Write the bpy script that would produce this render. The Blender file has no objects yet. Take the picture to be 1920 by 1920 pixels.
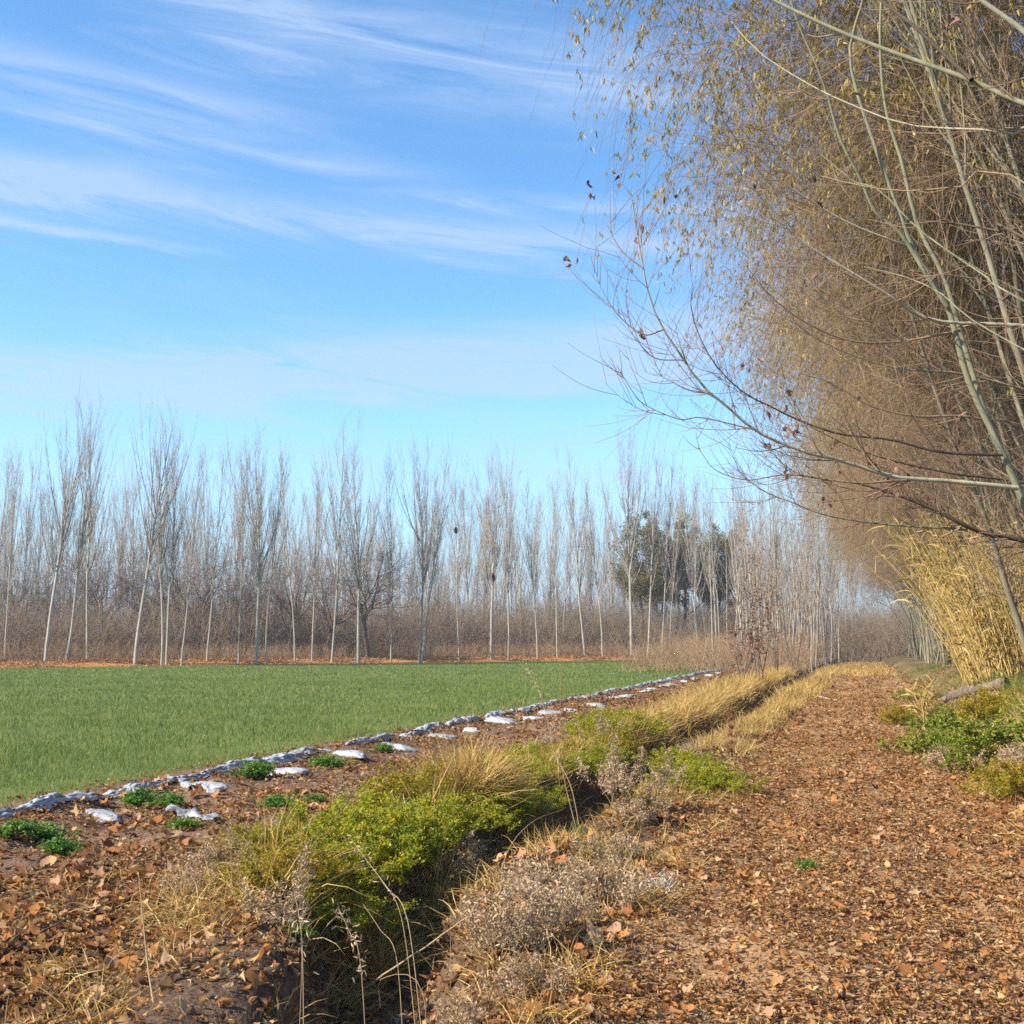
import bpy, math
import numpy as np
rng = np.random.default_rng(11)
R = math.radians
C = bpy.context.scene.collection

# ------------------------------------------------------------------ camera frame (photo pixels 1920 -> world rays)
F = 2200.0; TH = math.atan(248 / 2200); PS = math.atan(.3023 * math.cos(TH)); EYE = 1.6
def ray(u, v):
    x = (u - 960) / F; z = (960 - v) / F
    y2 = math.cos(TH) - z * math.sin(TH); z2 = math.sin(TH) + z * math.cos(TH)
    return np.array([x * math.cos(PS) - y2 * math.sin(PS), x * math.sin(PS) + y2 * math.cos(PS), z2])
def W(u, v, Y):                                   # world point of a pixel at distance Y along the path
    d = ray(u, v); return d * (Y / d[1]) + np.array([0, 0, EYE])
def G(u, v, z=0.0):                               # world point of a pixel on the ground plane
    d = ray(u, v); return d * ((z - EYE) / d[2]) + np.array([0, 0, EYE])
def WL(pts, Y0, Y1):
    n = len(pts); return np.array([W(u, v, Y0 + (Y1 - Y0) * i / (n - 1)) for i, (u, v) in enumerate(pts)])

# ------------------------------------------------------------------ noise and terrain
_tab = rng.random((256, 256))
def vnoise(x, y, s=1.0, o=0):
    x = np.asarray(x, float) / s + o * 17.3; y = np.asarray(y, float) / s + o * 9.7
    xi = np.floor(x).astype(int); yi = np.floor(y).astype(int)
    fx = x - xi; fy = y - yi; fx = fx * fx * (3 - 2 * fx); fy = fy * fy * (3 - 2 * fy)
    a = _tab[xi & 255, yi & 255]; b = _tab[(xi + 1) & 255, yi & 255]
    c = _tab[xi & 255, (yi + 1) & 255]; d = _tab[(xi + 1) & 255, (yi + 1) & 255]
    return ((a * (1 - fx) + b * fx) * (1 - fy) + (c * (1 - fx) + d * fx) * fy) * 2 - 1
def sst(a, b, x):
    t = np.clip((x - a) / (b - a), 0, 1); return t * t * (3 - 2 * t)
def ga(x, c, w): return np.exp(-((x - c) / w) ** 2)
# field's far edge: a line along the front of the poplar row
EA = np.array([-57.5, 63.0]); EB = np.array([-17.0, 122.0])
ED = (EB - EA) / np.linalg.norm(EB - EA); EN = np.array([-ED[1], ED[0]])
def beyond(x, y): return (x - EA[0]) * EN[0] + (y - EA[1]) * EN[1]

def ditch_x(y): return -2.97 + 1.12 * np.exp(-((y - 3.6) / 2.5) ** 2) + .10 * np.sin(y * .55) + .06 * np.sin(y * 1.3 + 1)
def strip_x(y): return -7.42 - .022 * np.clip(y - 14, 0, 70) + .05 * np.sin(y * .8)
def H(x, y):
    x = np.asarray(x, float); y = np.asarray(y, float)
    near = np.clip(1 - (np.abs(y) - 60) / 60, 0, 1)
    t = np.abs(x - ditch_x(y) + .10 * vnoise(x, y, .6, 1))
    z = -(.46 + .06 * vnoise(x, y, 1.5, 2)) * sst(.58, .18, t) * near
    z += .13 * ga(x, ditch_x(y) - .85, .4) * near + .08 * ga(x, ditch_x(y) + .85, .28) * near * sst(4, 9, y)
    z += (.07 + .03 * vnoise(x, y, .5, 4)) * ga(x, strip_x(y), .30) * near + .04 * ga(x, -6.8, .4) * near
    z += -.035 * ga(x, -.85, .25) - .035 * ga(x, .55, .25)
    z += (.85 + .12 * vnoise(x, y, 2.2, 5)) * sst(1.1, 2.4, x) * sst(7, 17, y) * (1 - .45 * sst(32, 60, y))
    z += .42 * sst(.5, 5., beyond(x, y)) * sst(-8.8, -12, x)
    rough = sst(-8.6, -7.9, x) * (1 - .75 * ga(x, -.2, 1.2))
    z += near * rough * (.045 * vnoise(x, y, .5, 6) + .03 * vnoise(x, y, .19, 7))
    z += .012 * vnoise(x, y, .35, 8) * sst(-8, -9, x) * near
    return z
def hit(u, v, y0=4., y1=90.):                      # where a pixel's ray meets the ground
    d = ray(u, v)
    for y in np.arange(y0, y1, .05):
        p = d * (y / d[1]) + np.array([0, 0, EYE])
        if p[2] <= H(p[0], p[1]): return p
    return p
def on(x, y): return np.array([x, y, float(H(x, y))])

# ------------------------------------------------------------------ mesh helpers
def mesh(name, V, Fq, mat, parent=None, smooth=False):
    V = np.ascontiguousarray(V, np.float32).reshape(-1, 3); Fq = np.ascontiguousarray(Fq, np.int32)
    m = bpy.data.meshes.new(name); nf, k = Fq.shape
    m.vertices.add(len(V)); m.vertices.foreach_set("co", V.ravel())
    m.loops.add(nf * k); m.loops.foreach_set("vertex_index", Fq.ravel())
    m.polygons.add(nf); m.polygons.foreach_set("loop_start", np.arange(0, nf * k, k, dtype=np.int32))
    m.polygons.foreach_set("loop_total", np.full(nf, k, np.int32))
    if smooth: m.polygons.foreach_set("use_smooth", np.ones(nf, bool))
    m.update(calc_edges=True); m.materials.append(mat)
    o = bpy.data.objects.new(name, m); C.objects.link(o)
    if parent is not None: o.parent = parent
    return o
def join(parts):
    Vs, Fs, n = [], [], 0
    for V, f in parts:
        V = V.reshape(-1, 3); Vs.append(V); Fs.append(f + n); n += len(V)
    return np.concatenate(Vs), np.concatenate(Fs)
def nrm(v): return v / np.maximum(np.linalg.norm(v, axis=-1, keepdims=True), 1e-9)
def tubes(P, Rr, s=4):
    n, k, _ = P.shape
    T = np.empty_like(P); T[:, 1:-1] = P[:, 2:] - P[:, :-2]; T[:, 0] = P[:, 1] - P[:, 0]; T[:, -1] = P[:, -1] - P[:, -2]
    T = nrm(T); ref = np.where(np.abs(T[..., 2:3]) > .9, np.array([1., 0, 0]), np.array([0, 0, 1.]))
    A = nrm(np.cross(T, ref)); B = np.cross(T, A)
    th = np.arange(s) * 2 * math.pi / s
    V = P[:, :, None, :] + Rr[:, :, None, None] * (np.cos(th)[None, None, :, None] * A[:, :, None, :] + np.sin(th)[None, None, :, None] * B[:, :, None, :])
    base = (np.arange(n) * k * s)[:, None, None] + (np.arange(k - 1) * s)[None, :, None]
    a = np.arange(s)[None, None, :]; b = ((np.arange(s) + 1) % s)[None, None, :]
    Q = np.stack([base + a, base + b, base + s + b, base + s + a], -1).reshape(-1, 4)
    return V.reshape(-1, 3), Q
def spline(pts, k):
    pts = np.asarray(pts, float); n = len(pts)
    d = np.concatenate([[0], np.cumsum(np.linalg.norm(np.diff(pts, axis=0), axis=1))]); t = np.linspace(0, d[-1], k)
    ext = np.vstack([2 * pts[0] - pts[1], pts, 2 * pts[-1] - pts[-2]]); out = []
    for x in t:
        i = min(np.searchsorted(d, x, 'right') - 1, n - 2); f = (x - d[i]) / max(d[i + 1] - d[i], 1e-9)
        p0, p1, p2, p3 = ext[i:i + 4]
        out.append(.5 * (2 * p1 + (p2 - p0) * f + (2 * p0 - 5 * p1 + 4 * p2 - p3) * f * f + (3 * p1 - p0 - 3 * p2 + p3) * f ** 3))
    return np.array(out)
def grow(p0, d, L, k, trop, wig):
    n = len(p0); P = np.empty((n, k, 3)); P[:, 0] = p0; d = d.copy(); trop = np.asarray(trop, float)
    for j in range(1, k):
        P[:, j] = P[:, j - 1] + d * (L / (k - 1))[:, None]
        d = nrm(d + trop / (k - 1) + wig * rng.normal(size=(n, 3)))
    return P
def spawn(P, Rr, n, t0, t1, ang, L, k=6, trop=(0, 0, 0), wig=.08, rr=.6, rend=.3, rmax=9, rmin=.002, tl=0., bias=None, weight=True):
    m, K, _ = P.shape
    if weight:
        w = np.linalg.norm(P[:, -1] - P[:, 0], axis=1); i = rng.choice(m, n, p=w / w.sum())
    else: i = np.arange(n) % m
    t = rng.uniform(t0, t1, n); f = t * (K - 1); a = np.minimum(f.astype(int), K - 2); f = (f - a)[:, None]
    p0 = P[i, a] * (1 - f) + P[i, a + 1] * f; tan = nrm(P[i, a + 1] - P[i, a]); r0 = Rr[i, a] * (1 - f[:, 0]) + Rr[i, a + 1] * f[:, 0]
    q = rng.normal(size=(n, 3))
    if bias is not None: q = q + np.asarray(bias)
    perp = nrm(q - (q * tan).sum(1, keepdims=True) * tan)
    an = R(1) * rng.uniform(ang[0], ang[1], n)[:, None]
    d = np.cos(an) * tan + np.sin(an) * perp
    Ln = rng.uniform(L[0], L[1], n) * (1 - tl * t)
    Q = grow(p0, d, Ln, k, trop, wig)
    rb = np.clip(r0 * rr, rmin, rmax)
    return Q, rb[:, None] * np.linspace(1, rend, k)[None, :]
def frames(n, tilt):
    """random leaf frames: axis (length), side, normal about up"""
    yaw = rng.uniform(0, 2 * math.pi, n); N = nrm(np.c_[rng.normal(0, tilt, n), rng.normal(0, tilt, n), np.ones(n)])
    ax = np.c_[np.cos(yaw), np.sin(yaw), np.zeros(n)]; ax = nrm(ax - (ax * N).sum(1, keepdims=True) * N)
    return ax, np.cross(N, ax), N
def leafmesh(P, ax, sd, N, L, wd, curl=.25, lobes=False):
    """nine-vertex curled leaves"""
    n = len(P); rows = np.array([0., .45, 1.]); wds = np.array([.22, 1., .04])
    cu = curl * rng.uniform(-.3, 1.3, n); be = curl * rng.normal(0, .7, n)
    V = np.empty((n, 3, 3, 3))
    for r in range(3):
        for c in range(3):
            s = (c - 1) * wds[r] * .5; wob = 1 + .18 * rng.normal(size=n)
            if lobes and r == 1 and c != 1: wob = wob * 1.15
            V[:, r, c] = P + ax * ((rows[r] - .4 + (.12 * rng.normal(size=n) if lobes else 0)) * L)[:, None] + sd * (s * wd * wob)[:, None] \
                + N * ((abs(c - 1) * cu * wd + be * L * (rows[r] - .4) ** 2 * 2) + .0)[:, None]
    q = []
    for r in range(2):
        for c in range(2): q.append([r * 3 + c, r * 3 + c + 1, (r + 1) * 3 + c + 1, (r + 1) * 3 + c])
    Q = (np.array(q)[None] + (np.arange(n) * 9)[:, None, None]).reshape(-1, 4)
    return V.reshape(-1, 3), Q
def fanleaf(P, ax, sd, N, L, curl=.5):
    n = len(P); rad = np.array([1, .72, .94, .66, .84, .6, .55, .6, .84, .66, .94, .72]); th = np.arange(12) * 2 * math.pi / 12
    r = rad[None] * (1 + .2 * rng.normal(size=(n, 12))) * .56; cu = curl * rng.uniform(-.6, 1.7, (n, 1)); fold = curl * rng.normal(0, 1.6, (n, 1))
    x = r * np.cos(th); y = r * np.sin(th) * .95; z = cu * r * r * 1.6 + fold * x * np.abs(x) + .10 * rng.normal(size=(n, 12)) * r
    V = np.empty((n, 13, 3)); LL = L[:, None, None]
    V[:, :12] = P[:, None] + LL * (x[..., None] * ax[:, None] + y[..., None] * sd[:, None] + z[..., None] * N[:, None]); V[:, 12] = P - .03 * L[:, None] * ax
    t = np.array([[i, (i + 1) % 12, 12] for i in range(12)]); return V.reshape(-1, 3), (t[None] + (np.arange(n) * 13)[:, None, None]).reshape(-1, 3)
def slips(P, d, L, w, bend=.3):
    """narrow two-quad blades from P along d"""
    n = len(P); q = rng.normal(size=(n, 3)); s = nrm(np.cross(d, q)); up = nrm(np.cross(s, d))
    L = np.broadcast_to(L, n)[:, None]; w = np.broadcast_to(w, n)[:, None]; b = rng.normal(0, bend, n)[:, None]
    m = P + d * L * .5 + up * b * L * .12; e = P + d * L * .95 + up * b * L * .5
    V = np.stack([P - s * w * .35, P + s * w * .35, m - s * w * .5, m + s * w * .5, e - s * w * .08, e + s * w * .08], 1)
    Q = (np.array([[0, 1, 3, 2], [2, 3, 5, 4]])[None] + (np.arange(n) * 6)[:, None, None]).reshape(-1, 4)
    return V.reshape(-1, 3), Q
def tag(o, label, cat, group=None):
    o['label'] = label; o['category'] = cat
    if group: o['group'] = group
    return o
def kind(o, k): o['kind'] = k; return o
def thing(name, loc, label, cat, group=None, rz=0.):
    o = bpy.data.objects.new(name, None); o.empty_display_size = .2; C.objects.link(o)
    o.location = tuple(float(a) for a in loc); o.rotation_euler = (0, 0, rz)
    return tag(o, label, cat, group)
def dup(root, loc, rot=(0, 0, 0), sc=(1, 1, 1), label=None, group=None):
    r = root.copy(); C.objects.link(r); r.location = tuple(float(a) for a in loc); r.rotation_euler = rot; r.scale = sc
    if label: r['label'] = label
    if group: r['group'] = group
    for ch in root.children:
        c = ch.copy(); C.objects.link(c); c.parent = r
    return r
ORD = ['first', 'second', 'third', 'fourth', 'fifth', 'sixth', 'seventh', 'eighth', 'ninth', 'tenth', 'eleventh', 'twelfth', 'thirteenth', 'fourteenth', 'fifteenth', 'sixteenth', 'seventeenth', 'eighteenth', 'nineteenth', 'twentieth', 'twenty-first', 'twenty-second', 'twenty-third', 'twenty-fourth', 'twenty-fifth', 'twenty-sixth', 'twenty-seventh', 'twenty-eighth', 'twenty-ninth', 'thirtieth']

# ------------------------------------------------------------------ materials
def new_mat(name):
    m = bpy.data.materials.new(name); m.use_nodes = True; nt = m.node_tree; nt.nodes.clear()
    return m, nt, nt.nodes.new, nt.links.new
def ramp(nt, stops, src, interp='LINEAR'):
    r = nt.nodes.new('ShaderNodeValToRGB'); r.color_ramp.interpolation = interp; e = r.color_ramp.elements
    while len(e) < len(stops): e.new(.5)
    for i, (p, c) in enumerate(stops): e[i].position = p; e[i].color = (*c, 1)
    nt.links.new(src, r.inputs[0]); return r.outputs[0]
def noise(nt, scale, detail=4, rough=.55, coord=None, dist=0.):
    n = nt.nodes.new('ShaderNodeTexNoise'); n.inputs['Scale'].default_value = scale; n.inputs['Detail'].default_value = detail
    n.inputs['Roughness'].default_value = rough; n.inputs['Distortion'].default_value = dist
    if coord is None: coord = nt.nodes.new('ShaderNodeNewGeometry').outputs['Position']
    nt.links.new(coord, n.inputs['Vector']); return n.outputs['Fac']
def mixc(nt, fac, a, b, mode='MIX'):
    m = nt.nodes.new('ShaderNodeMix'); m.data_type = 'RGBA'; m.blend_type = mode
    for s, x in ((0, fac), (6, a), (7, b)):
        if isinstance(x, (int, float)): m.inputs[s].default_value = x
        elif isinstance(x, tuple): m.inputs[s].default_value = (*x, 1)
        else: nt.links.new(x, m.inputs[s])
    return m.outputs[2]
def mth(nt, op, *a):
    m = nt.nodes.new('ShaderNodeMath'); m.operation = op
    for i, x in enumerate(a):
        if isinstance(x, (int, float)): m.inputs[i].default_value = x
        else: nt.links.new(x, m.inputs[i])
    return m.outputs[0]
def finish(nt, col, rough=.8, spec=.25, bump=None, bstr=.4, bdist=.02, trans=0.):
    p = nt.nodes.new('ShaderNodeBsdfPrincipled'); o = nt.nodes.new('ShaderNodeOutputMaterial')
    if isinstance(col, tuple): p.inputs['Base Color'].default_value = (*col, 1)
    else: nt.links.new(col, p.inputs['Base Color'])
    p.inputs['Roughness'].default_value = rough; p.inputs['Specular IOR Level'].default_value = spec
    if bump is not None:
        b = nt.nodes.new('ShaderNodeBump'); b.inputs['Strength'].default_value = bstr; b.inputs['Distance'].default_value = bdist
        nt.links.new(bump, b.inputs['Height']); nt.links.new(b.outputs[0], p.inputs['Normal'])
    if trans:
        t = nt.nodes.new('ShaderNodeBsdfTranslucent'); mx = nt.nodes.new('ShaderNodeMixShader'); mx.inputs[0].default_value = trans
        if isinstance(col, tuple): t.inputs[0].default_value = (*col, 1)
        else: nt.links.new(col, t.inputs[0])
        nt.links.new(p.outputs[0], mx.inputs[1]); nt.links.new(t.outputs[0], mx.inputs[2]); nt.links.new(mx.outputs[0], o.inputs[0])
    else: nt.links.new(p.outputs[0], o.inputs[0])
def leafmat(name, stops, rough=.65, trans=.2, nscale=1.2, namt=.35, spec=.3):
    """colour drawn per leaf, with slow drift across the place"""
    m, nt, N, L = new_mat(name); g = N('ShaderNodeNewGeometry')
    n = mth(nt, 'MULTIPLY', mth(nt, 'SUBTRACT', noise(nt, nscale, 2), .5), namt * 2)
    f = mth(nt, 'ADD', g.outputs['Random Per Island'], n)
    finish(nt, ramp(nt, stops, f), rough, spec, trans=trans); return m
def barkmat(name, c1, c2, c3, scale=6., rough=.9, bump=.5):
    m, nt, N, L = new_mat(name); tc = N('ShaderNodeTexCoord').outputs['Object']; mp = N('ShaderNodeMapping'); mp.inputs['Scale'].default_value = (1, 1, .25)
    L(tc, mp.inputs[0]); n1 = noise(nt, scale, 5, .6, mp.outputs[0]); n2 = noise(nt, scale * .18, 3, .5, tc)
    col = mixc(nt, ramp(nt, [(.42, (0, 0, 0)), (.6, (1, 1, 1))], n2), ramp(nt, [(.3, c1), (.62, c2)], n1), c3)
    finish(nt, col, rough, .15, bump=n1, bstr=bump, bdist=.015); return m
def twigmat(name, c1, c2, scale=.6, rough=.85):
    m, nt, N, L = new_mat(name); g = N('ShaderNodeNewGeometry')
    f = mth(nt, 'ADD', mth(nt, 'MULTIPLY', g.outputs['Random Per Island'], .6), mth(nt, 'MULTIPLY', noise(nt, scale, 2), .5))
    finish(nt, ramp(nt, [(.15, c1), (.85, c2)], f), rough, .15); return m
def groundmat(name, cols, s1=.6, s2=9., s3=40., rough=.95, bstr=.9, bdist=.05, extra=None):
    m, nt, N, L = new_mat(name)
    a, b, c = noise(nt, s1, 4), noise(nt, s2, 5, .65), noise(nt, s3, 3, .6)
    f = mth(nt, 'ADD', mth(nt, 'MULTIPLY', a, .45), mth(nt, 'ADD', mth(nt, 'MULTIPLY', b, .35), mth(nt, 'MULTIPLY', c, .4)))
    col = ramp(nt, cols, f)
    if extra: col = extra(nt, col)
    finish(nt, col, rough, .1, bump=mth(nt, 'ADD', mth(nt, 'MULTIPLY', b, .6), mth(nt, 'MULTIPLY', c, .4)), bstr=bstr, bdist=bdist); return m

M = {}
M['path'] = groundmat('leafy_earth', [(.34, (.13, .08, .045)), (.5, (.23, .14, .075)), (.62, (.33, .195, .095)), (.75, (.40, .265, .14))])
M['soil'] = groundmat('damp_soil', [(.36, (.055, .034, .023)), (.52, (.12, .074, .05)), (.65, (.20, .125, .08)), (.78, (.30, .185, .11))])
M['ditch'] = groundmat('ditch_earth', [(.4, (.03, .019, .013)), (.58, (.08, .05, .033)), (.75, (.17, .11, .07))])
def verge_extra(nt, col):
    n = noise(nt, .45, 3); return mixc(nt, ramp(nt, [(.45, (0, 0, 0)), (.6, (1, 1, 1))], n), col, (.10, .09, .035))
M['verge'] = groundmat('verge_earth', [(.38, (.05, .032, .02)), (.55, (.13, .08, .04)), (.7, (.24, .155, .08))], extra=verge_extra)
def field_extra(nt, col):
    g = nt.nodes.new('ShaderNodeNewGeometry'); s = nt.nodes.new('ShaderNodeSeparateXYZ'); nt.links.new(g.outputs['Position'], s.inputs[0])
    d = mth(nt, 'ADD', mth(nt, 'MULTIPLY', mth(nt, 'SUBTRACT', s.outputs[0], float(EA[0])), float(EN[0])), mth(nt, 'MULTIPLY', mth(nt, 'SUBTRACT', s.outputs[1], float(EA[1])), float(EN[1])))
    d = mth(nt, 'ADD', d, mth(nt, 'MULTIPLY', noise(nt, .5, 3), 1.2))
    f = mth(nt, 'MULTIPLY', mth(nt, 'ADD', d, 0.), 1.)
    lit = ramp(nt, [(.35, (.26, .10, .03)), (.6, (.46, .20, .06)), (.75, (.52, .32, .12))], noise(nt, .9, 5, .7))
    fac = nt.nodes.new('ShaderNodeClamp'); nt.links.new(f, fac.inputs[0])
    return mixc(nt, fac.outputs[0], col, lit)
M['field'] = groundmat('field_earth', [(.38, (.05, .07, .018)), (.55, (.09, .125, .028)), (.72, (.14, .155, .045))], s3=25., extra=field_extra)
M['crop'] = leafmat('young_cereal', [(.0, (.06, .12, .022)), (.45, (.11, .185, .028)), (.8, (.18, .235, .04)), (1., (.33, .28, .08))], .6, .25, .22, .38)
M['litter'] = leafmat('fallen_leaf', [(0., (.14, .075, .05)), (.2, (.27, .13, .06)), (.38, (.43, .195, .055)), (.55, (.34, .195, .105)), (.7, (.47, .27, .09)), (.86, (.42, .28, .155)), (1., (.48, .36, .20))], .85, .25, .4, .35, .06)
M['bigleaf'] = leafmat('plane_leaf', [(0., (.17, .075, .035)), (.3, (.32, .13, .045)), (.6, (.42, .19, .07)), (.8, (.38, .24, .15)), (1., (.52, .33, .15))], .8, .25, .5, .3, .06)
M['strawg'] = leafmat('straw_blade', [(0., (.22, .12, .035)), (.35, (.44, .27, .07)), (.7, (.58, .39, .11)), (1., (.60, .46, .22))], .6, .25, .4, .3)
M['herb'] = leafmat('herb_leaf', [(0., (.09, .15, .014)), (.3, (.24, .29, .016)), (.65, (.44, .41, .02)), (1., (.56, .42, .035))], .5, .5, 1.6, .35)
M['herbo'] = leafmat('herb_leaf_autumn', [(0., (.17, .19, .016)), (.3, (.24, .24, .016)), (.65, (.40, .29, .02)), (1., (.46, .21, .022))], .5, .35, 1.6, .35)
M['herbg'] = leafmat('weed_leaf', [(0., (.03, .09, .014)), (.5, (.08, .19, .018)), (1., (.18, .30, .03))], .5, .3, 1.6, .3)
M['herbv'] = leafmat('verge_weed_leaf', [(0., (.06, .11, .010)), (.4, (.14, .22, .013)), (.7, (.28, .29, .025)), (1., (.42, .28, .08))], .55, .3, 1.4, .4)
M['grassg'] = leafmat('green_grass_blade', [(0., (.035, .085, .014)), (.5, (.10, .17, .016)), (.85, (.22, .23, .03)), (1., (.40, .29, .09))], .5, .3, .8, .35)
M['fluff'] = leafmat('dry_seedhead', [(0., (.26, .17, .095)), (.5, (.42, .29, .175)), (1., (.54, .41, .26))], .8, .2, 1., .2)
M['stalk'] = twigmat('dry_stem', (.22, .145, .08), (.40, .29, .17))
M['rust'] = leafmat('dock_head', [(0., (.12, .035, .02)), (1., (.28, .10, .05))], .8, .1)
M['pop_bark'] = barkmat('poplar_bark', (.25, .225, .18), (.43, .39, .32), (.33, .305, .25), 5.)
M['pop_twig'] = twigmat('poplar_twig', (.22, .185, .155), (.39, .34, .29))
M['grey_bark'] = barkmat('grey_green_bark', (.09, .118, .075), (.26, .245, .16), (.195, .18, .115), 9.)
M['pale_bark'] = barkmat('pale_branch_bark', (.26, .235, .155), (.43, .39, .28), (.34, .31, .21), 12.)
M['grey_limb'] = twigmat('grey_limb', (.13, .118, .078), (.24, .215, .145))
M['dark_bark'] = barkmat('dark_branch_bark', (.055, .042, .032), (.12, .09, .065), (.085, .065, .048), 10.)
M['wil_bark'] = barkmat('willow_bark', (.12, .105, .068), (.26, .235, .165), (.19, .17, .115), 7.)
M['wil_twig'] = twigmat('willow_twig', (.165, .105, .066), (.31, .22, .135))
M['wil_leaf'] = leafmat('willow_leaf', [(0., (.16, .15, .022)), (.4, (.29, .24, .032)), (.75, (.40, .28, .055)), (1., (.50, .38, .16))], .6, .3, .3, .3)
M['red_twig'] = twigmat('red_brown_twig', (.17, .10, .07), (.31, .21, .135))
M['brush'] = twigmat('brush_twig', (.16, .115, .08), (.33, .25, .175), .15)
M['brushlow'] = twigmat('weedy_stem', (.22, .14, .085), (.38, .26, .155), .2)
M['brown_bark'] = barkmat('brown_bark', (.07, .055, .042), (.16, .13, .10), (.11, .09, .07), 5.)
M['brown_twig'] = twigmat('brown_twig', (.13, .10, .08), (.25, .20, .165))
M['evergreen'] = leafmat('evergreen_leaf', [(0., (.085, .08, .026)), (.5, (.17, .145, .05)), (1., (.28, .22, .09))], .6, .3, .2, .3)
M['olive'] = leafmat('olive_leaf', [(0., (.05, .065, .018)), (1., (.13, .14, .04))], .6, .2, .3, .3)
M['deadleaf'] = leafmat('hanging_dead_leaf', [(0., (.11, .06, .045)), (.5, (.21, .115, .08)), (1., (.34, .22, .16))], .7, .15)
M['cane'] = twigmat('cane_culm', (.36, .235, .07), (.56, .40, .155))
M['caneleaf'] = leafmat('cane_leaf', [(0., (.09, .11, .02)), (.25, (.24, .20, .04)), (.6, (.46, .32, .085)), (1., (.60, .45, .19))], .55, .3, .7, .25)
M['logbark'] = barkmat('log_bark', (.06, .045, .035), (.21, .165, .13), (.14, .11, .085), 14., bump=1.)
M['cut'] = groundmat('rotten_end', [(.4, (.06, .025, .015)), (.7, (.20, .09, .05))], 4, 20, 60)
def plasticmat():
    m, nt, N, L = new_mat('dusty_plastic'); n = noise(nt, 7., 5, .65); n2 = noise(nt, 1.7, 3)
    col = mixc(nt, ramp(nt, [(.56, (0, 0, 0)), (.76, (.7, .7, .7))], n), ramp(nt, [(.3, (.23, .24, .265)), (.7, (.37, .38, .405))], n2), (.16, .12, .095))
    finish(nt, col, .45, .4, bump=noise(nt, 26., 4, .6), bstr=.5, bdist=.02); return m
M['plastic'] = plasticmat()
def plasticdark():
    m, nt, N, L = new_mat('dirty_plastic'); n = noise(nt, 9., 5, .65)
    finish(nt, ramp(nt, [(.35, (.06, .06, .065)), (.65, (.36, .36, .38))], n), .45, .4, bump=noise(nt, 26., 4, .6), bstr=.5, bdist=.02); return m
M['plastic_dark'] = plasticdark()
M['post'] = barkmat('pale_post', (.42, .38, .32), (.58, .53, .46), (.5, .45, .38), 8.)
M['nest'] = twigmat('nest_twig', (.05, .04, .035), (.10, .08, .07))

# ------------------------------------------------------------------ the ground, cut into neighbouring sheets
rng = np.random.default_rng(101)
def ticks(segs):
    out = []
    for a, b, s in segs: out += list(np.arange(a, b - 1e-6, s))
    return np.array(out + [segs[-1][1]])
xs = ticks([(-700, -100, 60), (-100, -20, 5), (-20, -9, .5), (-9, -8.4, .15), (-8.4, -6.2, .1), (-6.2, -4.5, .12), (-4.5, -1.6, .06), (-1.6, 1.4, .1), (1.4, 4, .15), (4, 10, .6), (10, 100, 9), (100, 700, 60)])
ys = ticks([(-60, -4, 7), (-4, 2, .5), (2, 14, .07), (14, 26, .14), (26, 50, .35), (50, 120, 1.4), (120, 260, 10), (260, 1500, 80)])
def sheet(name, x0, x1, mat):
    X = xs[(xs >= x0 - 1e-6) & (xs <= x1 + 1e-6)]; gx, gy = np.meshgrid(X, ys); z = H(gx, gy); nx = len(X); ny = len(ys)
    idx = np.arange(nx * ny).reshape(ny, nx)
    Q = np.stack([idx[:-1, :-1], idx[:-1, 1:], idx[1:, 1:], idx[1:, :-1]], -1).reshape(-1, 4)
    return kind(mesh(name, np.stack([gx, gy, z], -1), Q, mat, smooth=True), 'structure')
def near(v): return xs[np.argmin(np.abs(xs - v))]
b1, b2, b3, b4 = near(-8.4), near(-4.5), near(-1.6), near(1.4)
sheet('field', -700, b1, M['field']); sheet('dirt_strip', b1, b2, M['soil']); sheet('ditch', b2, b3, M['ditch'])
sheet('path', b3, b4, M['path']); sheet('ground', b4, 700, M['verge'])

# ------------------------------------------------------------------ crop
rng = np.random.default_rng(102)
def in_view(x, y, pad=60):
    c = x * -math.sin(PS) + y * math.cos(PS); r = x * math.cos(PS) + y * math.sin(PS)
    return (c > 1) & (np.abs(r / np.maximum(c, .1)) < (960 + pad) / F * 1.02 + .35 / np.maximum(c, 1))
def crop():
    parts = []
    for (y0, y1, n, wmul) in ((7, 16, 560, .85), (16, 28, 260, 1.3), (28, 50, 110, 2.), (50, 125, 36, 3.6)):
        x0 = -7.9; x1 = -8.6 - y1 * 1.05
        N = int((x0 - x1) * (y1 - y0) * n); x = rng.uniform(x1, x0, N); y = rng.uniform(y0, y1, N)
        k = in_view(x, y, 320) & (beyond(x, y) < -.3 + .8 * vnoise(x, y, 1.7, 9)) & (x < strip_x(y) - .5 + .2 * vnoise(x, y, .7, 3))
        k &= rng.random(N) < np.clip(.8 + .5 * vnoise(x, y, 1.1, 12), .2, 1) * np.clip(.25 + .5 * (strip_x(y) - .4 - x), .2, 1)
        x, y = x[k], y[k]; m = len(x); z = H(x, y)
        h = rng.uniform(.05, .15, m) * (1 + .2 * vnoise(x, y, 2., 5)); w = .008 * wmul * rng.uniform(.7, 1.3, m)
        d = nrm(np.c_[rng.normal(0, .42, m), rng.normal(0, .42, m), np.ones(m)])
        s = nrm(np.c_[rng.normal(size=m), rng.normal(size=m), np.zeros(m)]); p = np.c_[x, y, z - .005]
        V = np.stack([p - s * w[:, None] * .5, p + s * w[:, None] * .5, p + d * h[:, None]], 1)
        parts.append((V.reshape(-1, 3), np.arange(m * 3).reshape(-1, 3)))
    V, Q = join(parts); kind(mesh('crop_grass', V, Q, M['crop']), 'stuff')
crop()

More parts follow.
